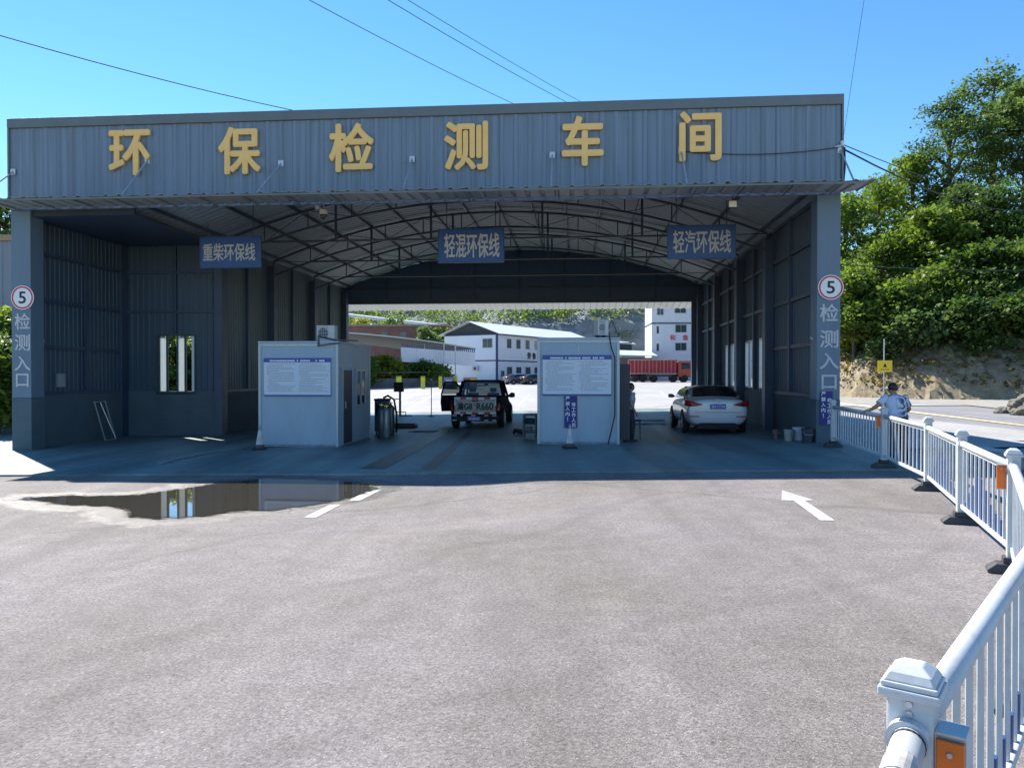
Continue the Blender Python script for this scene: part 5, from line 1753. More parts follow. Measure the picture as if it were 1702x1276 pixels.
    mb = MB().loft([ell(pe + V((0, 0, .00)), .195, .150, .2), ell(pe.lerp(wa, .6), .185, .142, .2), ell(wa, .18, .138, .25), ell(wa.lerp(ch, .5), .195, .145, .3), ell(ch, .215, .150, .3), ell(ch.lerp(nb, .55), .20, .125, .3), ell(ch.lerp(nb, .88), .125, .095, .3), ell(nb, .075, .075, .3)])
    for s in 'LR':
        sh, el = V(J['sh' + s]), V(J['el' + s])
        mb.tube([sh.lerp(ch, .35), sh, sh.lerp(el, .4), sh.lerp(el, .72)], [.06, .074, .070, .074], 12)
    mb.build('shirt', shirt, t, smooth=True)
    mb = MB()
    mb.loft([ell(pe + V((0, 0, .06)), .172, .135, .1), ell(pe - V((0, 0, .02)), .182, .145, .1), ell(pe - V((0, 0, .10)), .17, .13, .0)])
    for s in 'LR':
        hp, kn, an = V(J['hp' + s]), V(J['kn' + s]), V(J['an' + s])
        mb.tube([hp + V((0, 0, .03)), hp.lerp(kn, .4), kn, kn.lerp(an, .5), an - V((0, 0, .02))], [.098, .094, .078, .070, .064], 12)
    mb.build('trousers', trousers, t, smooth=True)
    for s in 'LR':
        an, to = V(J['an' + s]), V(J['to' + s])
        d = (to - an); d.z = 0; d.normalize()
        sd = d.cross(V((0, 0, 1)))
        rings = []
        for q, wd, hh in ((-.075, .034, .075), (-.02, .042, .09), (.08, .047, .06), (.15, .042, .045), (.18, .02, .03)):
            c = V((an.x, an.y, 0)) + d * q
            rings.append([c - sd * wd, c + sd * wd, c + sd * wd * .8 + V((0, 0, hh)), c - sd * wd * .8 + V((0, 0, hh))])
        MB().loft(rings).build('shoe', RUBBER, t, bevel=0.01)
    return t
def shirt_mat():
    m = M('patterned_shirt', (0.52, 0.57, 0.68), 0.8, 0, 0.10, 8)
    nt = m.node_tree
    b = nt.nodes['Principled BSDF']
    src = b.inputs['Base Color'].links[0].from_socket
    tc = nn(nt, 'ShaderNodeTexCoord')
    wv = nn(nt, 'ShaderNodeTexWave')
    wv.wave_type = 'RINGS'
    wv.rings_direction = 'SPHERICAL'
    mp = nn(nt, 'ShaderNodeMapping')
    mp.inputs['Location'].default_value = (0.02, 0.0, -1.12)
    nt.links.new(tc.outputs['Object'], mp.inputs[0])
    nt.links.new(mp.outputs[0], wv.inputs[0])
    wv.inputs['Scale'].default_value = 4
    wv.inputs['Distortion'].default_value = 5
    wv.inputs['Detail Scale'].default_value = 3
    r = nn(nt, 'ShaderNodeMapRange')
    r.inputs[1].default_value = 0.50
    r.inputs[2].default_value = 0.56
    nt.links.new(wv.outputs['Fac'], r.inputs[0])
    # the print lies over the middle and right of the back
    sx = nn(nt, 'ShaderNodeSeparateXYZ')
    nt.links.new(tc.outputs['Object'], sx.inputs[0])
    r2 = nn(nt, 'ShaderNodeMapRange')
    r2.inputs[1].default_value = -0.10
    r2.inputs[2].default_value = 0.03
    nt.links.new(sx.outputs[0], r2.inputs[0])
    mu = nn(nt, 'ShaderNodeMath', operation='MULTIPLY')
    nt.links.new(r.outputs[0], mu.inputs[0])
    nt.links.new(r2.outputs[0], mu.inputs[1])
    mx = nn(nt, 'ShaderNodeMix', data_type='RGBA')
    nt.links.new(mu.outputs[0], mx.inputs[0])
    nt.links.new(src, mx.inputs[6])
    mx.inputs[7].default_value = (0.06, 0.09, 0.13, 1)
    nt.links.new(mx.outputs[2], b.inputs['Base Color'])
    return m
g = gz(7.47, 15.0)
rail_z = 0.93 + 0.037 + gz(6.93, 15.1) - g
person('person in a white patterned T-shirt seen from behind, one hand on the guardrail', (7.47, 15.0, g), 0.0,
       dict(pelvis=(0, 0, .86), waist=(-.01, .03, .99), chest=(-.03, .08, 1.16), neckb=(-.03, .12, 1.30), neck=(-.03, .135, 1.345), head=(-.03, .16, 1.435), face=(.25, 1, -.25),
            shL=(-.20, .09, 1.255), elL=(-.40, .04, 1.09), wrL=(-.505, .11, rail_z + 0.05), hdL=(-.58, .155, rail_z + 0.03), pnL=(-.1, .1, -1),
            shR=(.15, .09, 1.255), elR=(.27, .10, 1.02), wrR=(.20, .30, .93), hdR=(.10, .40, .93), pnR=(-.3, 0, -1),
            hpL=(-.09, 0, .82), knL=(-.11, .05, .45), anL=(-.12, 0, .08), toL=(-.14, .13, .04), hpR=(.09, 0, .82), knR=(.12, .06, .45), anR=(.13, 0, .08), toR=(.16, .13, .04)),
       shirt_mat(), M('dark_trousers', (0.025, 0.028, 0.04), 0.8, 0, 0.15, 8))
p = on_ground(1044, 733, 0.035)
g = gz(p.x, p.y) + 0.035
person('person in a grey shirt standing behind the right cabin, looking away to the right', (p.x, p.y, g), R(-68),
       dict(pelvis=(0, 0, .84), waist=(0, .02, .98), chest=(0, .03, 1.14), neckb=(0, .045, 1.29), neck=(0, .06, 1.335), head=(0, .085, 1.425), face=(-.35, 1, -.1),
            shL=(-.18, .03, 1.245), elL=(-.22, -.03, .98), wrL=(-.20, .12, .78), shR=(.18, .03, 1.245), elR=(.21, -.04, .98), wrR=(.19, .10, .78), pnL=(1, 0, 0), pnR=(-1, 0, 0),
            hpL=(-.09, 0, .80), knL=(-.09, .04, .44), anL=(-.10, -.02, .08), toL=(-.12, .12, .04), hpR=(.09, 0, .80), knR=(.10, .07, .44), anR=(.10, .04, .08), toR=(.12, .18, .04)),
       M('grey_shirt', (0.30, 0.34, 0.38), 0.8, 0, 0.08, 8), M('navy_trousers', (0.018, 0.02, 0.035), 0.8, 0, 0.15, 8))
p = on_ground(1057, 732, 0.035)
t = thing('metal_stool', 'dark metal stool beside the person in the grey shirt', 'stool', (p.x, p.y + 0.2, p.z), -ANG)
MB().box(-.16, .16, -.16, .16, .50, .54).build('seat', RUBBER, t, bevel=0.01)
for sx in (-.13, .13):
    for sy in (-.13, .13):
        MB().bar((sx * 1.15, sy * 1.15, 0), (sx, sy, .50), .025).build('leg', STEEL_DARK, t)

# ------------------------------------------------------------------ vegetation
def leaf_cloud(name, clumps, per, spread, leaf, mat, parent, seed, droop=0.25, flat=0.4):
    """many leaf-sized rhombic faces scattered round clump centres; clumps: array (n, 3)"""
    g = np.random.default_rng(seed)
    c = np.repeat(np.asarray(clumps, dtype=np.float64), per, axis=0)
    n = len(c)
    off = g.normal(0, 1, (n, 3)) * spread * np.array([1, 1, flat])
    c = c + off
    nrm = g.normal(0, 1, (n, 3)) * .8 + np.array([0, 0, 1.2])
    nrm /= np.linalg.norm(nrm, axis=1, keepdims=True)
    d = g.normal(0, 1, (n, 3)) + off / max(spread, 1e-6) * 0.6 + np.array([0, 0, -droop])
    d -= nrm * (d * nrm).sum(1, keepdims=True)
    d /= np.linalg.norm(d, axis=1, keepdims=True) + 1e-9
    s = np.cross(nrm, d)
    L = leaf * g.uniform(0.45, 1.6, (n, 1))
    w = L * g.uniform(0.24, 0.36, (n, 1))
    base = c - d * L * 0.5
    tip = c + d * L * 0.5
    mid = c - nrm * L * 0.06
    V = np.stack([base, mid + s * w, tip, mid - s * w], axis=1).reshape(-1, 3)
    me = bpy.data.meshes.new(name)
    me.vertices.add(4 * n)
    me.vertices.foreach_set('co', V.astype(np.float32).ravel())
    me.loops.add(4 * n)
    me.loops.foreach_set('vertex_index', np.arange(4 * n, dtype=np.int32))
    me.polygons.add(n)
    me.polygons.foreach_set('loop_start', np.arange(0, 4 * n, 4, dtype=np.int32))
    me.update(calc_edges=True)
    me.materials.append(mat)
    o = bpy.data.objects.new(name, me)
    COL.objects.link(o)
    if parent:
        o.parent = parent
    return o
BARK = M('bark', (0.10, 0.085, 0.065), 0.9, 0, 0.3, 6, bump=0.5, bscale=25)
LEAF_A = leaf_mat('leaf_bright', (0.045, 0.10, 0.02), (0.21, 0.30, 0.05), 0.5)
LEAF_B = leaf_mat('leaf_deep', (0.022, 0.06, 0.02), (0.12, 0.20, 0.045), 0.45)
LEAF_C = leaf_mat('leaf_cool', (0.04, 0.09, 0.04), (0.17, 0.255, 0.09), 0.5)
LEAF_Y = leaf_mat('leaf_yellow', (0.12, 0.17, 0.02), (0.36, 0.38, 0.04), 0.5)
def tree(name, label, cat, loc, H, RAD, trunk_h, nblob, ncl, per, leaf, mat, seed, rz=0.0, group=None, spread=0.42, tall=1.0, fill=0.75):
    g = np.random.default_rng(seed)
    t = thing(name, label, cat, loc, rz, group)
    crown_h = H - trunk_h
    blobs = []
    for i in range(nblob):
        f = (i + 0.5) / nblob
        a = i * 2.4 + g.uniform(-.4, .4)
        r = RAD * 0.62 * math.sqrt(max(0.05, 1 - (2 * f - 0.9) ** 2)) * g.uniform(.6, 1.1)
        c = np.array([r * math.cos(a), r * math.sin(a), trunk_h + crown_h * (0.10 + 0.76 * f)])
        br = RAD * g.uniform(.36, .56) * (1.05 - 0.45 * f)
        blobs.append((c, br))
    cl = []
    for c, br in blobs:
        n = int(ncl / nblob)
        v = g.normal(0, 1, (n, 3))
        v /= np.linalg.norm(v, axis=1, keepdims=True)
        rr = br * g.uniform(fill, 1.12, (n, 1))
        cl.append(c + v * rr * np.array([1, 1, 0.8 * tall]))
    cl = np.concatenate(cl)
    leaf_cloud('crown', cl, per, spread, leaf, mat, t, seed + 1)
    mb = MB()
    r0 = max(0.05, H * 0.018)
    top = trunk_h + crown_h * 0.62
    wob = [Vector((g.uniform(-.12, .12) * RAD * .4 * k, g.uniform(-.12, .12) * RAD * .4 * k, top * k)) for k in (0, .25, .5, .75, 1)]
    wob[0].z = -0.6
    mb.tube(wob, [r0 * 1.25, r0, r0 * .8, r0 * .55, r0 * .2], 8)
    for c, br in blobs:
        z0 = max(trunk_h * .6, min(top * .9, c[2] - br * 0.9 - np.hypot(c[0], c[1]) * .4))
        k = z0 / top
        b0 = wob[min(3, int(k * 4))].lerp(wob[min(4, int(k * 4) + 1)], k * 4 - int(k * 4))
        m = b0.lerp(Vector(c), .55) + Vector((0, 0, br * .1))
        mb.tube([b0, m, Vector(c), Vector(c) + Vector((g.uniform(-1, 1), g.uniform(-1, 1), .8)) * br * .6], [r0 * .5, r0 * .3, r0 * .15, r0 * .05], 6)
    mb.build('trunk', BARK, t)
    return t

# ------------------------------------------------------------------ the hillside beside the road
foot = [Vector(q + (0,)) for q in ((44, 150), (31, 100), (24, 68), (21.0, 57), (22.2, 51), (25.5, 47.5), (30, 44.8), (36, 42.5), (44, 39), (58, 32), (110, 14))]
FP = np.array([(p.x, p.y) for p in foot])
def hill_d(X, Y):
    """signed distance behind the foot of the hill (positive inside)"""
    X, Y = np.asarray(X, float), np.asarray(Y, float)
    best = np.full(X.shape, 1e9)
    inside = np.zeros(X.shape, dtype=bool)
    poly = np.concatenate([FP, [(400, 20), (400, 400), (44, 400)]])
    for i in range(len(FP) - 1):
        ax, ay = FP[i]
        bx, by = FP[i + 1]
        dx, dy = bx - ax, by - ay
        t = np.clip(((X - ax) * dx + (Y - ay) * dy) / (dx * dx + dy * dy), 0, 1)
        best = np.minimum(best, np.hypot(X - ax - t * dx, Y - ay - t * dy))
    for i in range(len(poly)):
        ax, ay = poly[i]
        bx, by = poly[(i + 1) % len(poly)]
        if ay == by:
            continue
        cross = ((ay > Y) != (by > Y)) & (X < (bx - ax) * (Y - ay) / (by - ay) + ax)
        inside ^= cross
    return np.where(inside, best, -best)
from mathutils import noise as mnoise
def hill_z(X, Y):
    d = float(hill_d(X, Y))
    n = mnoise.noise((X * .35, Y * .35, 0)) + .5 * mnoise.noise((X * .9, Y * .9, 3))
    b = gz(min(X, 44.0), Y)
    if d < -1.5:
        return b - 0.6
    if d < 0:
        return b - 0.15 - 0.3 * (-d / 1.5)
    k = 2.3 + 0.9 * n
    rock = 1.05 * min(d, k) + (0.45 * abs(mnoise.noise((X * 1.6, Y * 1.6, 7))) + .35 * abs(mnoise.noise((X * 3.6, Y * 3.6, 1))) + .12 * mnoise.noise((X * 8, Y * 8, 2))) * min(1, d)
    return b - 0.15 + max(rock, 0.0) + max(0.0, d - k) * (0.60 + 0.05 * n)
def hill_mat():
    m = M('hill_rock', (0.26, 0.205, 0.125), 0.95, 0, 0.45, 1.6, bump=1.0, bscale=5, stretch=(1, 1, 1.8), stain=(0.16, 0.13, 0.09), stain_amt=0.9, stain_scale=0.5)
    return m
mb = MB()
NX, NY = 190, 200
idx = {}
for j in range(NY + 1):
    for i in range(NX + 1):
        X = 16 + 64 * (i / NX) ** 1.15
        Y = 30 + 115 * (j / NY) ** 1.25
        idx[i, j] = len(mb.v)
        mb.v.append((X, Y, hill_z(X, Y)))
for j in range(NY):
    for i in range(NX):
        q = (idx[i, j], idx[i + 1, j], idx[i + 1, j + 1], idx[i, j + 1])
        mb.f.append(q)
hill = mb.build('hillside', hill_mat(), smooth=False)
tag(hill, 'rocky hillside cut back beside the road', None, kind='structure')

# gravel verge at the foot of the hill
vs, fs = [], []
vp = [(1394, 672, 657), (1450, 672, 656), (1520, 671, 655), (1590, 672, 654), (1650, 678, 652), (1702, 687, 650), (1800, 700, 645)]
mb = MB()
for i, (x, yl, yu) in enumerate(vp):
    a, b = on_ground(x, yl), on_ground(x, yu)
    mb.v += [(a.x, a.y, gz(a.x, a.y) + 0.02), (b.x, b.y, gz(b.x, b.y) + 0.10)]
for i in range(len(vp) - 1):
    mb.f.append((2 * i, 2 * i + 2, 2 * i + 3, 2 * i + 1))
tag(mb.build('verge', GRAVEL), 'pale gravel verge between the road and the hillside', None, kind='structure')

def rock(label, loc, s, seed):
    bm = bmesh.new()
    bmesh.ops.create_icosphere(bm, subdivisions=4, radius=1)
    for v in bm.verts:
        q = v.co.copy()
        k = 1 + .35 * mnoise.noise(q * 1.3 + Vector((seed, 0, 0))) + .18 * mnoise.noise(q * 3.1 + Vector((0, seed, 0))) + .07 * mnoise.noise(q * 8)
        v.co = Vector((q.x * s[0], q.y * s[1], q.z * s[2])) * k
    me = bpy.data.meshes.new('boulder')
    bm.to_mesh(me)
    bm.free()
    me.materials.append(M('boulder_stone', (0.17, 0.155, 0.13), 0.95, 0, 0.3, 2.5, bump=0.8, bscale=8, stain=(0.12, 0.11, 0.09), stain_amt=0.8, stain_scale=1.3))
    o = bpy.data.objects.new('boulder', me)
    COL.objects.link(o)
    o.location = loc
    tag(o, label, 'boulder', 'boulders along the road verge')
p = on_ground(1706, 689); rock('biggest grey boulder beside the road at the right edge of the photo', (p.x, p.y, p.z + .3), (.62, .6, .48), 1)
p = on_ground(1675, 686); rock('dark low boulder left of the biggest boulder on the verge', (p.x, p.y, p.z + .05), (.55, .4, .22), 5)
rk = [((1668, 652), .7, 'grey rock under the scrub at the foot of the hillside, far right'), ((1646, 655), .5, 'small grey rock at the hillside foot, second from the far right'), ((1600, 657), .45, 'small pale rock at the hillside foot behind the road dashes'), ((1512, 662), .6, 'rounded grey rock at the hillside foot right of the head of the person')]
for i, ((x, y), s, lb) in enumerate(rk):
    p = on_ground(x, y)
    rock(lb, (p.x, p.y, p.z + .2), (s * 1.3, s, s * .8), 11 + i)

# low plants that cover the slope: nobody could count them
g = np.random.default_rng(12)
X = g.uniform(18, 74, 9000)
Y = g.uniform(32, 125, 9000)
d = hill_d(X, Y)
keep = (d > 2.5 + g.normal(0, .5, 9000)) & (d < 34)
X, Y = X[keep][:5200], Y[keep][:5200]
Z = np.array([hill_z(a, b) for a, b in zip(X, Y)])
lowz = g.uniform(.1, .8, len(X))
hf = leaf_cloud('hillside_scrub', np.stack([X, Y, Z + lowz], 1), 26, .55, .34, LEAF_B, None, 3)
tag(hf, 'dense green scrub covering the hillside', 'scrub', kind='stuff')
# brownish creepers hanging over the rock face
X = g.uniform(19, 60, 6000); Y = g.uniform(34, 80, 6000)
d = hill_d(X, Y)
keep = (d > .8) & (d < 3.4)
X, Y = X[keep][:800], Y[keep][:800]
Z = np.array([hill_z(a, b) for a, b in zip(X, Y)])
cr = leaf_cloud('creepers', np.stack([X, Y, Z + .15], 1), 16, .32, .24, leaf_mat('leaf_dry', (0.07, 0.07, 0.025), (0.22, 0.17, 0.06)), None, 5)
tag(cr, 'dry yellowish creepers hanging over the rock cut', 'creepers', kind='stuff')

hill_trees = [
    # x, y(top), Y, height, radius, material, label
    (1406, 296, 62, 10.5, 4.0, LEAF_A, 'bright green tree just right of the shed wall, below the canopy end'),
    (1462, 268, 66, 10.5, 4.2, LEAF_A, 'bright green rounded tree where the cables cross its top'),
    (1516, 236, 70, 11.5, 4.2, LEAF_A, 'green tree on the slope between the rounded tree and the tall dark tree'),
    (1578, 140, 68, 15.0, 4.2, LEAF_B, 'tall dark tree standing left of the tallest feathery tree'),
    (1650, 92, 70, 17.0, 4.6, LEAF_C, 'tallest feathery tree rising at the top right of the photo'),
    (1705, 120, 66, 15.5, 4.2, LEAF_C, 'tall cool green tree cut by the right edge of the photo'),
    (1600, 300, 59, 8.5, 3.6, LEAF_B, 'dark green tree under the tall dark tree'),
    (1665, 300, 57, 9.0, 3.6, LEAF_B, 'dark green tree under the tallest feathery tree'),
    (1540, 340, 57, 7.0, 3.3, LEAF_A, 'bright green bushy tree in the middle of the slope'),
    (1470, 380, 57, 6.0, 3.0, LEAF_A, 'bright green low tree above the speed sign level, middle of the slope'),
    (1420, 440, 55, 5.0, 2.6, LEAF_A, 'small bright tree beside the right pillar speed sign'),
    (1630, 400, 53, 6.0, 3.0, LEAF_B, 'dark low tree on the right of the slope'),
    (1700, 400, 52, 6.5, 3.0, LEAF_B, 'dark low tree at the right edge above the rock cut'),
    (1560, 440, 53, 4.6, 2.7, LEAF_A, 'low spreading bright tree above the rock cut'),
    (1490, 470, 53, 4.2, 2.4, LEAF_A, 'low spreading bright tree above the yellow road sign'),
    (1660, 470, 51, 4.0, 2.6, LEAF_B, 'low dark spreading tree right of the middle of the rock cut'),
    (1610, 500, 50, 3.4, 2.3, LEAF_B, 'lowest dark spreading tree over the rock cut, behind the dark bush'),
    (1705, 490, 49, 4.0, 2.5, LEAF_B, 'low dark tree at the right edge just over the rock cut'),
    (1530, 520, 51, 3.0, 2.0, LEAF_C, 'low cool green tree right above the yellow road sign panel'),
]
for i, (x, y, Y, H, RAD, mt, lb) in enumerate(hill_trees):
    p = at(x, y, Y)
    zb = hill_z(p.x, p.y)
    H = max(H * .6, min(p.z - zb, H * 1.5))
    tall = i in (3, 4, 5)
    tree('hillside_tree', lb, 'tree', (p.x, p.y, p.z - H), H, RAD, H * (.34 if tall else .2), 11 if tall else 9, (290 if i == 3 else 260) if tall else 270, 36, (.30, .24, .34, .22, .27, .31)[i % 6], mt, 40 + i, group='trees on the hillside', spread=.46, tall=1.0, fill=.5)
for i, (x, y, Y, H, RAD, mt, lb) in enumerate([(1414, 528, 56, 2.8, 1.2, LEAF_Y, 'yellow green bush hanging beside the right pillar, on the rock cut'), (1474, 560, 52, 2.4, .9, LEAF_C, 'small pale bush just behind the yellow road sign'),
                                               (1440, 500, 57, 3.2, 1.5, LEAF_A, 'bright bush above the yellow green bush near the right pillar'), (1610, 560, 51, 3.0, 1.7, LEAF_B, 'dark bush over the rock cut, right of the yellow road sign'), (1690, 545, 50, 3.2, 1.8, LEAF_B, 'dark bush over the rock cut at the right edge')]):
    p = at(x, y, Y)
    H = max(1.6, min(H, p.z - hill_z(p.x, p.y) + .2))
    tree('hillside_bush', lb, 'bush', (p.x, p.y, p.z - H), H, RAD, H * .1, 6, 110, 34, .24, mt, 80 + i, group='bushes on the rock cut', spread=.3)

# yellow warning sign by the hillside
p = on_ground(1469, 663)
k = p.y / FPX
t = thing('warning_sign_post', 'yellow rectangular road sign on a thin pole in front of the rock cut', 'road sign', p, 0)
MB().tube([(0, 0, 0), (0, 0, 100 * k)], .035, 10).build('pole', GALV, t)
MB().box(-11 * k, 13 * k, -.06, -.04, 45 * k, 64 * k).build('panel', M('sign_yellow', (0.75, 0.52, 0.01), 0.4, 0, 0.05), t)
MB().prism([(-2.5 * k, 53 * k), (4.5 * k, 53 * k), (1 * k, 60 * k)], -.066, -.061, 'xz').build('triangle', BLACK_PAINT, t)
mb = MB()
for i in range(4):
    mb.box(-6 * k + i * 3.6 * k, -3.4 * k + i * 3.6 * k, -.066, -.061, 48 * k, 50 * k)
mb.build('sign_marks', M('sign_mark', (0.25, 0.16, 0.01), 0.5), t)

# ------------------------------------------------------------------ far side of the rear lot
def far_hill_z(X, Y):
    b = 1.15
    n = mnoise.noise((X * .05, Y * .05, 2)) + .5 * mnoise.noise((X * .15, Y * .15, 5))
    if Y < 140:
        return b - .4
    cl = max(0.0, min(1.0, (X + 14) / 12.0)) * (1 if X < 60 else max(0, 1 - (X - 60) / 20))
    d = Y - 140
    soft = d * .34
    cliff = min(d * 1.6, 10 + 1.5 * n) + max(0, d - 7) * .42
    rough = (mnoise.noise((X * .5, Y * .5, 9)) * .8 + mnoise.noise((X * 1.3, Y * 1.3, 4)) * .4) * min(1, d / 3)
    return b + soft * (1 - cl) + cliff * cl + rough + 2.2 * n * min(1, d / 12)
mb = MB()
NX, NY = 130, 60
for j in range(NY + 1):
    for i in range(NX + 1):
        X = -150 + 300 * i / NX
        Y = 136 + 110 * (j / NY) ** 1.6
        mb.v.append((X, Y, far_hill_z(X, Y)))
for j in range(NY):
    for i in range(NX):
        a = j * (NX + 1) + i
        mb.f.append((a, a + 1, a + NX + 2, a + NX + 1))
tag(mb.build('rear_hill', M('grey_cliff', (0.17, 0.19, 0.20), 0.95, 0, 0.35, 0.35, bump=0.8, bscale=1.2, stain=(0.30, 0.30, 0.26), stain_amt=0.7, stain_scale=0.3), smooth=False), 'grey cliff and hill rising behind the rear lot', None, kind='structure')
g = np.random.default_rng(21)
X = g.uniform(-75, 62, 9000); Y = 140 + 80 * g.uniform(0, 1, 9000) ** 1.3
Z = np.array([far_hill_z(a, b) for a, b in zip(X, Y)])
ok = (X < -9 + g.normal(0, 3, 9000)) | (Z > 11.5 + g.normal(0, 1, 9000)) | (g.uniform(0, 1, 9000) < .05)
X, Y, Z = X[ok][:3600], Y[ok][:3600], Z[ok][:3600]
fw = leaf_cloud('far_wood', np.stack([X, Y, Z + g.uniform(.3, 2.6, len(X))], 1), 34, 1.0, .48, LEAF_A, None, 22)
tag(fw, 'mixed green wood on the hill behind the rear lot', 'wood', kind='stuff')

far_trees = [(600, 588, 84, 5.2, 2.6, 'dark green bushy tree under the drive through roof, at its left'), (640, 592, 88, 5.0, 2.6, 'green bushy tree behind the monitor stand'), (678, 606, 92, 4.0, 2.2, 'green shrub tree behind the first yellow bollard'),
             (706, 600, 90, 4.2, 2.3, 'green tree between the yellow bollards'), (724, 608, 93, 3.6, 2.0, 'smaller green tree left of the blue trimmed building'), (712, 534, 118, 9.5, 3.2, 'spreading bright tree rising above the drive through roof'), (735, 540, 122, 9, 3.0, 'pale green tree left of the gable of the blue trimmed building'),
             (604, 520, 126, 12, 4.0, 'tall green tree at the left of the rear opening'), (660, 519, 130, 12, 4.0, 'tall green tree above the long white roof')]
for i, (x, y, Y, H, RAD, lb) in enumerate(far_trees):
    p = at(x, y, Y)
    zb = gz(p.x, p.y)
    H = min(H, p.z - zb + .3) if Y < 100 else H
    tree('lot_tree', lb, 'tree', (p.x, p.y, p.z - H), H, RAD, H * .2, 8, 150, 30, .36, (LEAF_A, LEAF_Y, LEAF_C)[i % 3], 120 + i, group='trees beyond the rear lot', spread=.4)

FARW = M('far_white_wall', (0.74, 0.77, 0.82), 0.6, 0, 0.05, .4, stain=(0.6, 0.63, 0.68), stain_amt=.5, stain_scale=.3)
BLUE_TRIM = M('blue_trim', (0.015, 0.035, 0.13), 0.5)
WIN = M('far_window', (0.05, 0.08, 0.09), 0.1, 0, 0.2, 1)
# blue trimmed two storey building; x runs along the long side, y along the gable end
c0 = at(826, 635, 106)
t = thing('office_building', 'white two storey building with blue trim and pale metal gable roof', 'building', (c0.x, c0.y, gz(c0.x, c0.y)), R(58.4))
zg = gz(c0.x, c0.y)
ze = 7.6 - zg
LB, WB = 30.0, 8.9
MB().box(0, LB, 0, WB, -.5, ze).build('wall', FARW, t)
mb = MB()
for z in (3.1,):
    mb.box(-.05, LB, -.05, -.002, z - .08, z + .08).box(-.05, -.002, -.002, WB, z - .08, z + .08)
mb.box(-.08, .16, -.08, -.052, 0, ze).box(-.08, -.052, -.052, .16, 0, ze).box(-.07, LB, -.07, -.002, ze - .15, ze).box(-.07, -.002, .17, WB, ze - .15, ze)
mb.build('blue_trim', BLUE_TRIM, t)
MB().prism([(-.3, ze + .02), (WB + .3, ze + .02), (WB / 2, ze + 1.55)], .4, LB, 'yz').build('gable_shade', M('dark_gable', (0.05, 0.06, 0.06), 0.8, 0, .2), t)  # shadow under the gable roof, put in as a dark-coloured filling
mb = MB()
for s, y0 in ((1, -.7), (-1, WB + .7)):
    n = 40
    prof = []
    z0, z1 = ze - .08, ze + 1.75
    mb.add([(-.5, y0, z0), (LB + .5, y0, z0), (LB + .5, WB / 2, z1), (-.5, WB / 2, z1), (-.5, y0, z0 + .08), (LB + .5, y0, z0 + .08), (LB + .5, WB / 2, z1 + .08), (-.5, WB / 2, z1 + .08)],
           [(0, 1, 2, 3), (4, 5, 6, 7), (0, 1, 5, 4), (0, 3, 7, 4), (1, 2, 6, 5)])
rf = mb.build('roof', M('pale_roof', (0.66, 0.68, 0.70), 0.4, 0.1, 0.06, .5, stretch=(8, .3, 1)), t)
def bwin(par, axis, a, z, w, h, nm='window'):
    mb, mg = MB(), MB()
    if axis == 'x':
        mb.box(a - w / 2 - .08, a + w / 2 + .08, -.05, -.002, z - .08, z + h + .08)
        f = mb.build(nm, M('far_frame', (0.55, 0.57, 0.6), .5), par)
        MB().box(a - w / 2, a - .03, -.07, -.051, z, z + h).build('pane', WIN, f)
        MB().box(a + .03, a + w / 2, -.07, -.051, z, z + h).build('pane', WIN, f)
    else:
        mb.box(-.05, -.002, a - w / 2 - .08, a + w / 2 + .08, z - .08, z + h + .08)
        f = mb.build(nm, M('far_frame', (0.55, 0.57, 0.6), .5), par)
        MB().box(-.07, -.051, a - w / 2, a - .03, z, z + h).build('pane', WIN, f)
        MB().box(-.07, -.051, a + .03, a + w / 2, z, z + h).build('pane', WIN, f)
for a in (3.1, 5.6, 8.2, 10.8, 13.4, 16):
    bwin(t, 'x', a, 4.9, 1.05, 1.25)
    bwin(t, 'x', a + .1, .35, 1.3, 1.9, 'door')
bwin(t, 'x', 1.4, .6, .8, 1.1)
bwin(t, 'y', 1.55, 4.9, 1.5, 1.2)
for i, ch in enumerate('劳鲁大'):
    text('wall_letter', ch, .95, .95, .05, BLACK_PAINT, t, (8.6 + i * 1.45, -.07, 3.95), rot=(R(90), 0, 0), bold=.02)
a = MB().box(-.45, -.002, 3.0, 3.9, 1.7, 2.35).build('air_conditioner', M('ac_white', (0.55, 0.57, 0.58), 0.5, 0, 0.08, 3), t, bevel=.03)
MB().lathe([(.24, -.46), (.24, -.451)], (0, 3.35, 2.02), 20, 'x').build('fan_grille', STEEL_DARK, a)

# tall white block at the right of the opening
p = at(1083, 634, 124)
t = thing('apartment_block', 'white four storey block with red characters behind the dump truck', 'building', (p.x, p.y, gz(p.x, p.y)), R(-3))
HB = 15.5
MB().box(0, 16, 0, 9, -.5, HB).build('wall', FARW, t)
MB().box(-.06, 16, -.06, -.002, 9.0, 9.25).box(-.06, -.002, -.002, 9, 9.0, 9.25).build('cornice', M('dark_line', (0.12, 0.13, 0.16), .6), t)
MB().box(0, 16, -.05, -.002, 3.0, 3.12).build('band', M('dark_line', (0.12, 0.13, 0.16), .6), t)
kk = 124 / FPX
def pxu(x):
    return (x - 1083) * kk
def pxz(y):
    return (634 - y) * kk
for cx_, y0, y1, w in ((1097, 514, 525, .95), (1130, 511, 522, 1.7), (1131, 542, 554, 1.7), (1131, 572, 584, 1.7), (1164, 511, 522, 1.7), (1164, 542, 554, 1.7), (1164, 572, 584, 1.7), (1093, 544, 556, .35), (1093, 573, 585, .35)):
    z0, z1 = pxz(y1), pxz(y0)
    a = pxu(cx_)
    if w > .5:
        bwin(t, 'x', a, z0, w, z1 - z0)
    else:
        MB().box(a - w / 2, a + w / 2, -.03, -.002, z0, z1).build('window', WIN, t)
for ch, x in (('和', 1117.5), ('谐', 1138)):
    text('wall_letter', ch, .85, .9, .05, M('pink_red', (0.62, 0.06, 0.12), .5), t, (pxu(x), -.05, pxz(563)), bold=.02)

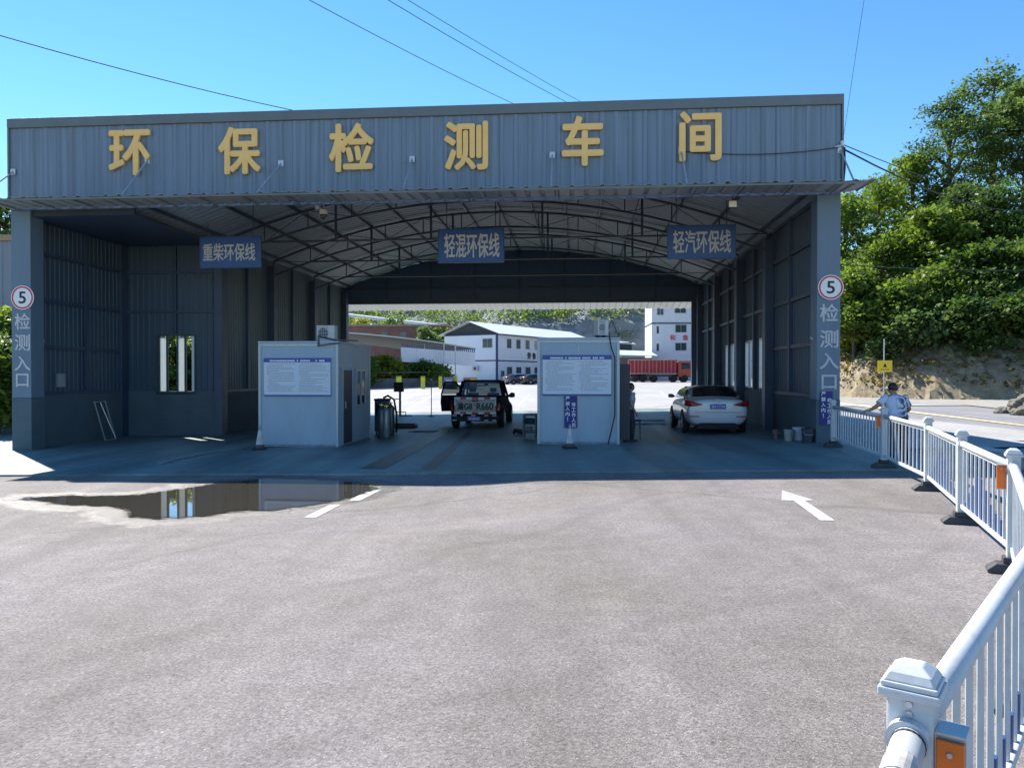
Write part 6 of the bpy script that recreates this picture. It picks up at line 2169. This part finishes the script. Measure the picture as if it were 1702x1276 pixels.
# drive through roof with its white fascia
A_ = at(667, 601, 88); Bq = at(790, 606, 97)
t = thing('drive_through_roof', 'drive through roof with a white ribbed fascia and arched dark underside', 'canopy', (A_.x, A_.y, gz(A_.x, A_.y)), 0)
o0 = t.location.copy()
d = (Bq - A_); d.z = 0
Lf = d.length
d.normalize()
nrm = Vector((d.y, -d.x, 0))
def dl(s, o_, z):
    q = A_ + d * s + nrm * o_
    return (q.x - o0.x, q.y - o0.y, z - o0.z)
zA0, zA1 = at(667, 601, 88).z, at(667, 577, 88).z
zB0, zB1 = at(790, 608, 97).z, at(790, 586, 97).z
mb = MB()
n = 42
for i in range(n):
    f0, f1 = i / n, (i + .78) / n
    for a, b_, o_ in ((f0, f1, .06), (f1, (i + 1) / n, .0)):
        za0, za1 = zA0 + (zB0 - zA0) * a, zA1 + (zB1 - zA1) * a
        zb0, zb1 = zA0 + (zB0 - zA0) * b_, zA1 + (zB1 - zA1) * b_
        mb.add([dl(a * Lf, o_, za0), dl(b_ * Lf, o_, zb0), dl(b_ * Lf, o_, zb1), dl(a * Lf, o_, za1), dl(a * Lf, o_ - .15, za0), dl(b_ * Lf, o_ - .15, zb0), dl(b_ * Lf, o_ - .15, zb1), dl(a * Lf, o_ - .15, za1)],
               [(0, 1, 2, 3), (4, 5, 6, 7), (0, 1, 5, 4), (3, 2, 6, 7), (0, 3, 7, 4), (1, 2, 6, 5)])
mb.build('fascia', FARW, t)
mb = MB()
for i in range(34):
    f = (i + .4) / 34
    z = zA1 + (zB1 - zA1) * f
    q0 = dl(f * Lf, .03, z)
    q1 = dl(f * Lf, .03, z + .36)
    mb.bar(q0, q1, .14, .06)
mb.bar(dl(0, .03, zA1 + .38), dl(Lf, .03, zB1 + .38), .05)
mb.build('letter_frame', M('frame_blue', (0.06, 0.10, 0.22), .5), t)
mb = MB()
rings = []
for i in range(9):
    f = i / 8
    s = -14.5 + f * (Lf + 14.5)
    z = 6.35 - 1.15 * f ** 1.3 + .25 * math.sin(math.pi * f)
    rings.append((dl(s, .2, z), dl(s, -9, z + .3), dl(s, -9, z + .42), dl(s, .2, z + .12)))
mb.loft([[Vector(q) for q in r] for r in rings])
mb.build('roof', M('pale_roof2', (0.60, 0.66, 0.62), 0.45, 0, 0.06, .5), t)
mb = MB()
for i in range(8):
    a, b_ = rings[i], rings[i + 1]
    mb.quad(Vector(a[0]) + Vector((0, .3, -.02)), Vector(b_[0]) + Vector((0, .3, -.02)), Vector(b_[1]) + Vector((0, .3, -.6)), Vector(a[1]) + Vector((0, .3, -.6)))
mb.build('soffit', M('dark_soffit', (0.06, 0.075, 0.07), .7), t)
for x in (574, 706, 738, 757):
    q = at(x, 634, 92)
    q.z = gz(q.x, q.y)
    MB().tube([(q.x - o0.x, q.y - o0.y, 0), (q.x - o0.x, q.y - o0.y, 5.0)], .07, 8).build('post', GALV, t)
YG = M('bollard_yellow', (0.55, 0.55, 0.03), .5, 0, .15, 2)
for i, (x, lb) in enumerate(((663, 'yellow green pillar behind the monitor stand'), (703, 'yellow green pillar left of the thin pole'), (732, 'yellow green pillar nearest the open pickup door'), (757, 'yellow green pillar just above the pickup cab'))):
    q = at(x, 634, 80)
    t = thing('gate_pillar', lb, 'pillar', (q.x, q.y, gz(q.x, q.y)), 0, 'yellow pillars of the rear gate')
    w_ = (.24, .20, .16, .2)[i]
    MB().box(-w_, w_, -w_, w_, 0, 1.25).build('shaft', YG, t, bevel=.03)
    MB().box(-w_ * 1.15, w_ * 1.15, -w_ * 1.15, w_ * 1.15, 1.25, 1.32).build('cap', M('bollard_green', (0.18, 0.30, 0.05), .5), t, bevel=.02)
for i, (x, w_, col, lb) in enumerate(((746, 1.0, (0.10, 0.14, 0.22), 'blue grey booth box at the rear gate'), (781, 1.35, (0.22, 0.12, 0.06), 'brown and yellow box at the rear gate'))):
    q = at(x, 634, 79)
    t = thing('gate_box', lb, 'gate box', (q.x, q.y, gz(q.x, q.y)), 0)
    MB().box(-w_ / 2, w_ / 2, 0, .8, 0, 1.2).build('case', M('gate_box%d' % i, col, .5, 0, .15), t, bevel=.03)
    if i:
        MB().box(0.05, w_ / 2 - .05, -.02, -.002, .15, 1.1).build('yellow_panel', M('box_yellow', (0.62, 0.36, 0.03), .5, 0, .2, 3), t)
    else:
        MB().box(-.3, .3, -.02, -.002, .5, 1.0).build('panel', M('box_panel', (0.3, 0.34, 0.4), .4), t)
# boundary wall under the trees
A_, B_ = at(560, 636, 82), at(745, 635, 90)
mb = MB()
n = 9
t = thing('boundary_wall', 'low grey brown boundary wall under the trees of the rear lot', 'wall', (A_.x, A_.y, gz(A_.x, A_.y)), 0)
for i in range(n):
    a, b_ = A_.lerp(B_, i / n), A_.lerp(B_, (i + 1) / n)
    a.z = b_.z = gz(a.x, a.y)
    mb.bar(a - t.location + Vector((0, 0, .45)), b_ - t.location + Vector((0, 0, .45)), .2, 1.1)
mb.build('wall_panels', M('grey_brown_wall', (0.16, 0.14, 0.14), .8, 0, .25, 1), t)
mb = MB().bar(A_ - t.location + Vector((0, 0, 1.03)), B_ - t.location + Vector((0, 0, 1.05 + gz(B_.x, B_.y) - gz(A_.x, A_.y))), .26, .06)
mb.build('coping', M('coping', (0.2, 0.2, 0.2), .8), t)
# red brown brick building and the long white roof behind it
A_, B_ = at(560, 566, 122), at(741, 566, 128)
t = thing('brick_building', 'low red brown brick building left of the blue trimmed building', 'building', (A_.x, A_.y, gz(A_.x, A_.y)), 0)
zz = 1.8 + 82 / FPX * 123 - t.location.z
wd = (B_ - A_).length
MB().box(0, wd, 0, 8, -.5, zz).build('wall', M('brick_wall', (0.20, 0.10, 0.08), .85, 0, .25, .8, stain=(.12, .07, .06), stain_amt=.7), t)
MB().box(-.3, wd + .3, -.3, 8.3, zz, zz + .25).build('parapet', M('brick_cap', (0.26, 0.2, 0.18), .8), t)
for i in range(6):
    bwin_x = 1.6 + i * wd / 6
    MB().box(bwin_x - .5, bwin_x + .5, -.03, -.002, zz - 2.2, zz - .9).build('window', WIN, t)
A_, B_ = at(585, 524, 128), at(742, 545, 150)
t = thing('long_shed', 'long shed with a thin pale roof above the brick building', 'building', (A_.x, A_.y, 0), 0)
d = (B_ - A_)
rel = lambda q: tuple(Vector(q) - t.location)
hz = Vector((-d.y, d.x, 0)).normalized() * 7
A2, B2 = A_ + Vector((-14, -2, 1.1)), B_
mb = MB().add([rel(A2), rel(B2), rel(B2 + hz + Vector((0, 0, 1))), rel(A2 + hz + Vector((0, 0, 1))), rel(A2 + Vector((0, 0, .5))), rel(B2 + Vector((0, 0, .5))), rel(B2 + hz + Vector((0, 0, 1.5))), rel(A2 + hz + Vector((0, 0, 1.5)))],
              [(0, 1, 2, 3), (4, 5, 6, 7), (0, 1, 5, 4), (1, 2, 6, 5), (2, 3, 7, 6), (3, 0, 4, 7)])
mb.build('roof', M('pale_roof', (0.66, 0.68, 0.70), 0.4), t)
mb = MB()
for f in (0, .25, .5, .75, 1):
    q = A2.lerp(B2, f) + hz * .2
    mb.bar(rel((q.x, q.y, 0)), rel((q.x, q.y, q.z)), .3)
mb.build('post', M('dark_gable', (0.05, 0.06, 0.06), 0.8, 0, .2), t)
# green roofed sheds left of the dump truck
p = at(1052, 634, 120)
t = thing('green_roof_shed', 'shed with pale green roof sheets left of the red dump truck', 'shed', (p.x, p.y, gz(p.x, p.y)), R(6))
MB().box(-8, 3.0, 0, 6, -.3, 3.6).build('wall', M('hut_wall', (0.20, 0.19, 0.20), .8, 0, .2), t)
MB().loft([[(-8.5, -1.2, 4.0), (3.6, -1.2, 3.8), (3.6, -1.2, 3.9), (-8.5, -1.2, 4.12)], [(-8.5, 3, 5.0), (3.6, 3, 4.6), (3.6, 3, 4.7), (-8.5, 3, 5.12)], [(-8.5, 7, 4.2), (3.6, 7, 4.0), (3.6, 7, 4.1), (-8.5, 7, 4.32)]]).build('roof', M('green_roof', (0.46, 0.58, 0.50), .5, 0, .08), t)
MB().loft([[(-8.5, 4.2, 6.4), (1.6, 4.2, 5.8), (1.6, 4.2, 5.95), (-8.5, 4.2, 6.55)], [(-8.5, 9, 6.9), (1.6, 9, 6.3), (1.6, 9, 6.45), (-8.5, 9, 7.05)]]).build('upper_roof', M('pale_roof', (0.66, 0.68, 0.70), 0.4), t)
MB().box(-8, 1.0, 4.5, 8.5, 4.1, 6.2).build('upper_wall', M('dark_gable', (0.05, 0.06, 0.06), 0.8, 0, .2), t)
p, q = at(1068, 570, 132), at(1081, 530, 132)
t = thing('utility_pole', 'thin pale leaning pole in front of the grey cliff', 'pole', (p.x, p.y, 0), 0)
MB().tube([(0, 0, 0), (q.x - p.x, 0, q.z)], .09, 8).build('shaft', GALV, t)
MB().bar((q.x - p.x - .5, 0, q.z - .2), (q.x - p.x + .5, 0, q.z - .2), .1).build('crossarm', GALV, t)

# ------------------------------------------------------------------ left of the shed
p = at(20.5, 500, 34)
t = thing('neighbour_building', 'grey sheet clad building beyond the left pillar', 'building', (p.x, p.y, gz(p.x, p.y)), R(-2))
MB().corr((-16, 0, 4.4), (1, 0, 0), (0, 0, 1), (0, -1, 0), 16, 3.6, .4, .04).box(-16, 0, .004, 12, 4.4, 8.0).build('upper_wall', M('grey_cladding', (0.26, 0.28, 0.31), .6, 0, .1, .6), t)
MB().box(-16, 0, 0, 12, -.4, 4.28).build('lower_wall', M('grey_render', (0.34, 0.35, 0.37), .8, 0, .15, .8), t)
MB().box(-16.05, .05, -.10, 12.05, 4.28, 4.40).build('white_band', WHITE_PAINT, t)
MB().box(-16.1, .1, -.14, 12.1, 8.0, 8.25).build('eave', M('brown_eave', (0.40, 0.26, 0.14), .6), t)
for i in range(3):
    MB().box(-14 + i * 4.5, -12 + i * 4.5, -.05, -.002, 1.4, 2.8).build('window', WIN, t)
left_bush = [(-2, 560, 27.5, 3.2, 1.5, LEAF_A, 'bright bush filling the gap at the left edge of the photo'), (12, 500, 30.5, 4.6, 1.6, LEAF_A, 'taller bright bush close to the left pillar'), (-30, 520, 29, 4.2, 1.8, LEAF_B, 'darker bush beyond the left edge bushes'),
             (275, 545, 36, 3.6, 1.6, LEAF_A, 'bright bush seen through the left half of the sliding window'), (305, 538, 38, 4.0, 1.8, LEAF_A, 'bright bush seen through the right half of the sliding window'), (335, 545, 37, 3.6, 1.6, LEAF_B, 'green bush behind the right edge of the sliding window')]
for i, (x, y, Y, H, RAD, mt, lb) in enumerate(left_bush):
    q = at(x, y, Y)
    z = gz(q.x, q.y)
    H = max(1.5, q.z - z + .3)
    tree('garden_bush', lb, 'bush', (q.x, q.y, z - .1), H, RAD, H * .12, 7, 150, 34, .20, mt, 200 + i, group='bushes left of the shed', spread=.28)
for i, (x, y, Y, H, RAD, lb) in enumerate([(1, 318, 75, 18, 5, 'distant pale tree above the left canopy end'), (-70, 300, 80, 20, 6, 'distant tree beyond the left edge')]):
    q = at(x, y, Y)
    tree('distant_tree', lb, 'tree', (q.x, q.y, q.z - H), H, RAD, H * .3, 9, 220, 30, .45, LEAF_C, 230 + i, spread=.5)
# ------------------------------------------------------------------ cables
def wire(label, p, q, sag=0.0, r=0.012, ext0=0.0, ext1=0.0, n=14):
    p, q = Vector(p), Vector(q)
    d = q - p
    p, q = p - d * ext0, q + d * ext1
    pts = []
    for i in range(n + 1):
        f = i / n
        c = p.lerp(q, f)
        c.z -= sag * 4 * f * (1 - f)
        pts.append(c)
    o = MB().tube(pts, r, 6).build('overhead_cable', M('cable_black', (0.02, 0.022, 0.025), .6), None, smooth=True)
    tag(o, label, 'cable', 'overhead cables')
wire('thick cable crossing the sky from the left edge down to the shed roof', at(0, 45, 62), at(530, 182, 84), 1.0, .042, .4, .4)
wire('cable from the middle of the top edge to the shed roof, left of its pair', at(530, 0, 60), at(865, 172, 90), .6, .030, .4, .4)
wire('left cable of the close pair coming down to the shed roof', at(657, 0, 60), at(945, 167, 92), .5, .030, .4, .4)
wire('right cable of the close pair coming down to the shed roof', at(687, 0, 61), at(966, 166, 93), .4, .026, .4, .4)
wire('thin cable falling steeply from the top edge right of the shed', at(1437, 0, 60), at(1403, 225, 66), -.3, .018, .4, .3)
a = B(W, 0.0, on_v(1392, 246, 0)[1])
wire('thick sagging cable from the shed corner to the trees', a, at(1702, 326, 40), .9, .022, 0, .4)
wire('thin cable above the thick one from the shed corner to the trees', a + Vector((0, 0, .1)), at(1702, 318, 40), .55, .012, 0, .4)
u, z = on_v(1140, 252, -.07)
wire('thin black cable stretched along the right of the gold lettering', B(u, -.07, z), B(W - .05, -.07, a.z), .12, .010)
wire('pale thin cable crossing the hillside at speed sign height', at(1398, 440, 22), at(1702, 446, 30), .1, .012, 0, .3)
t = thing('cable_bracket', 'cable insulator bracket on the right corner of the shed front', 'bracket', a, -ANG)
MB().bar((-.15, -.02, 0), (.02, -.10, .04), .05).build('arm', GALV, t)
MB().lathe([(.03, 0), (.06, .03), (.03, .06), (.06, .09), (.03, .12)], (0, -.10, .02), 12).build('insulator', WHITE_PAINT, t)
MB().tube([(.06, -.05, 0), (.08, -.02, -.5), (.05, .0, -.9), (.08, 0, -1.1)], .03, 6).build('cable_bundle', RUBBER, t)
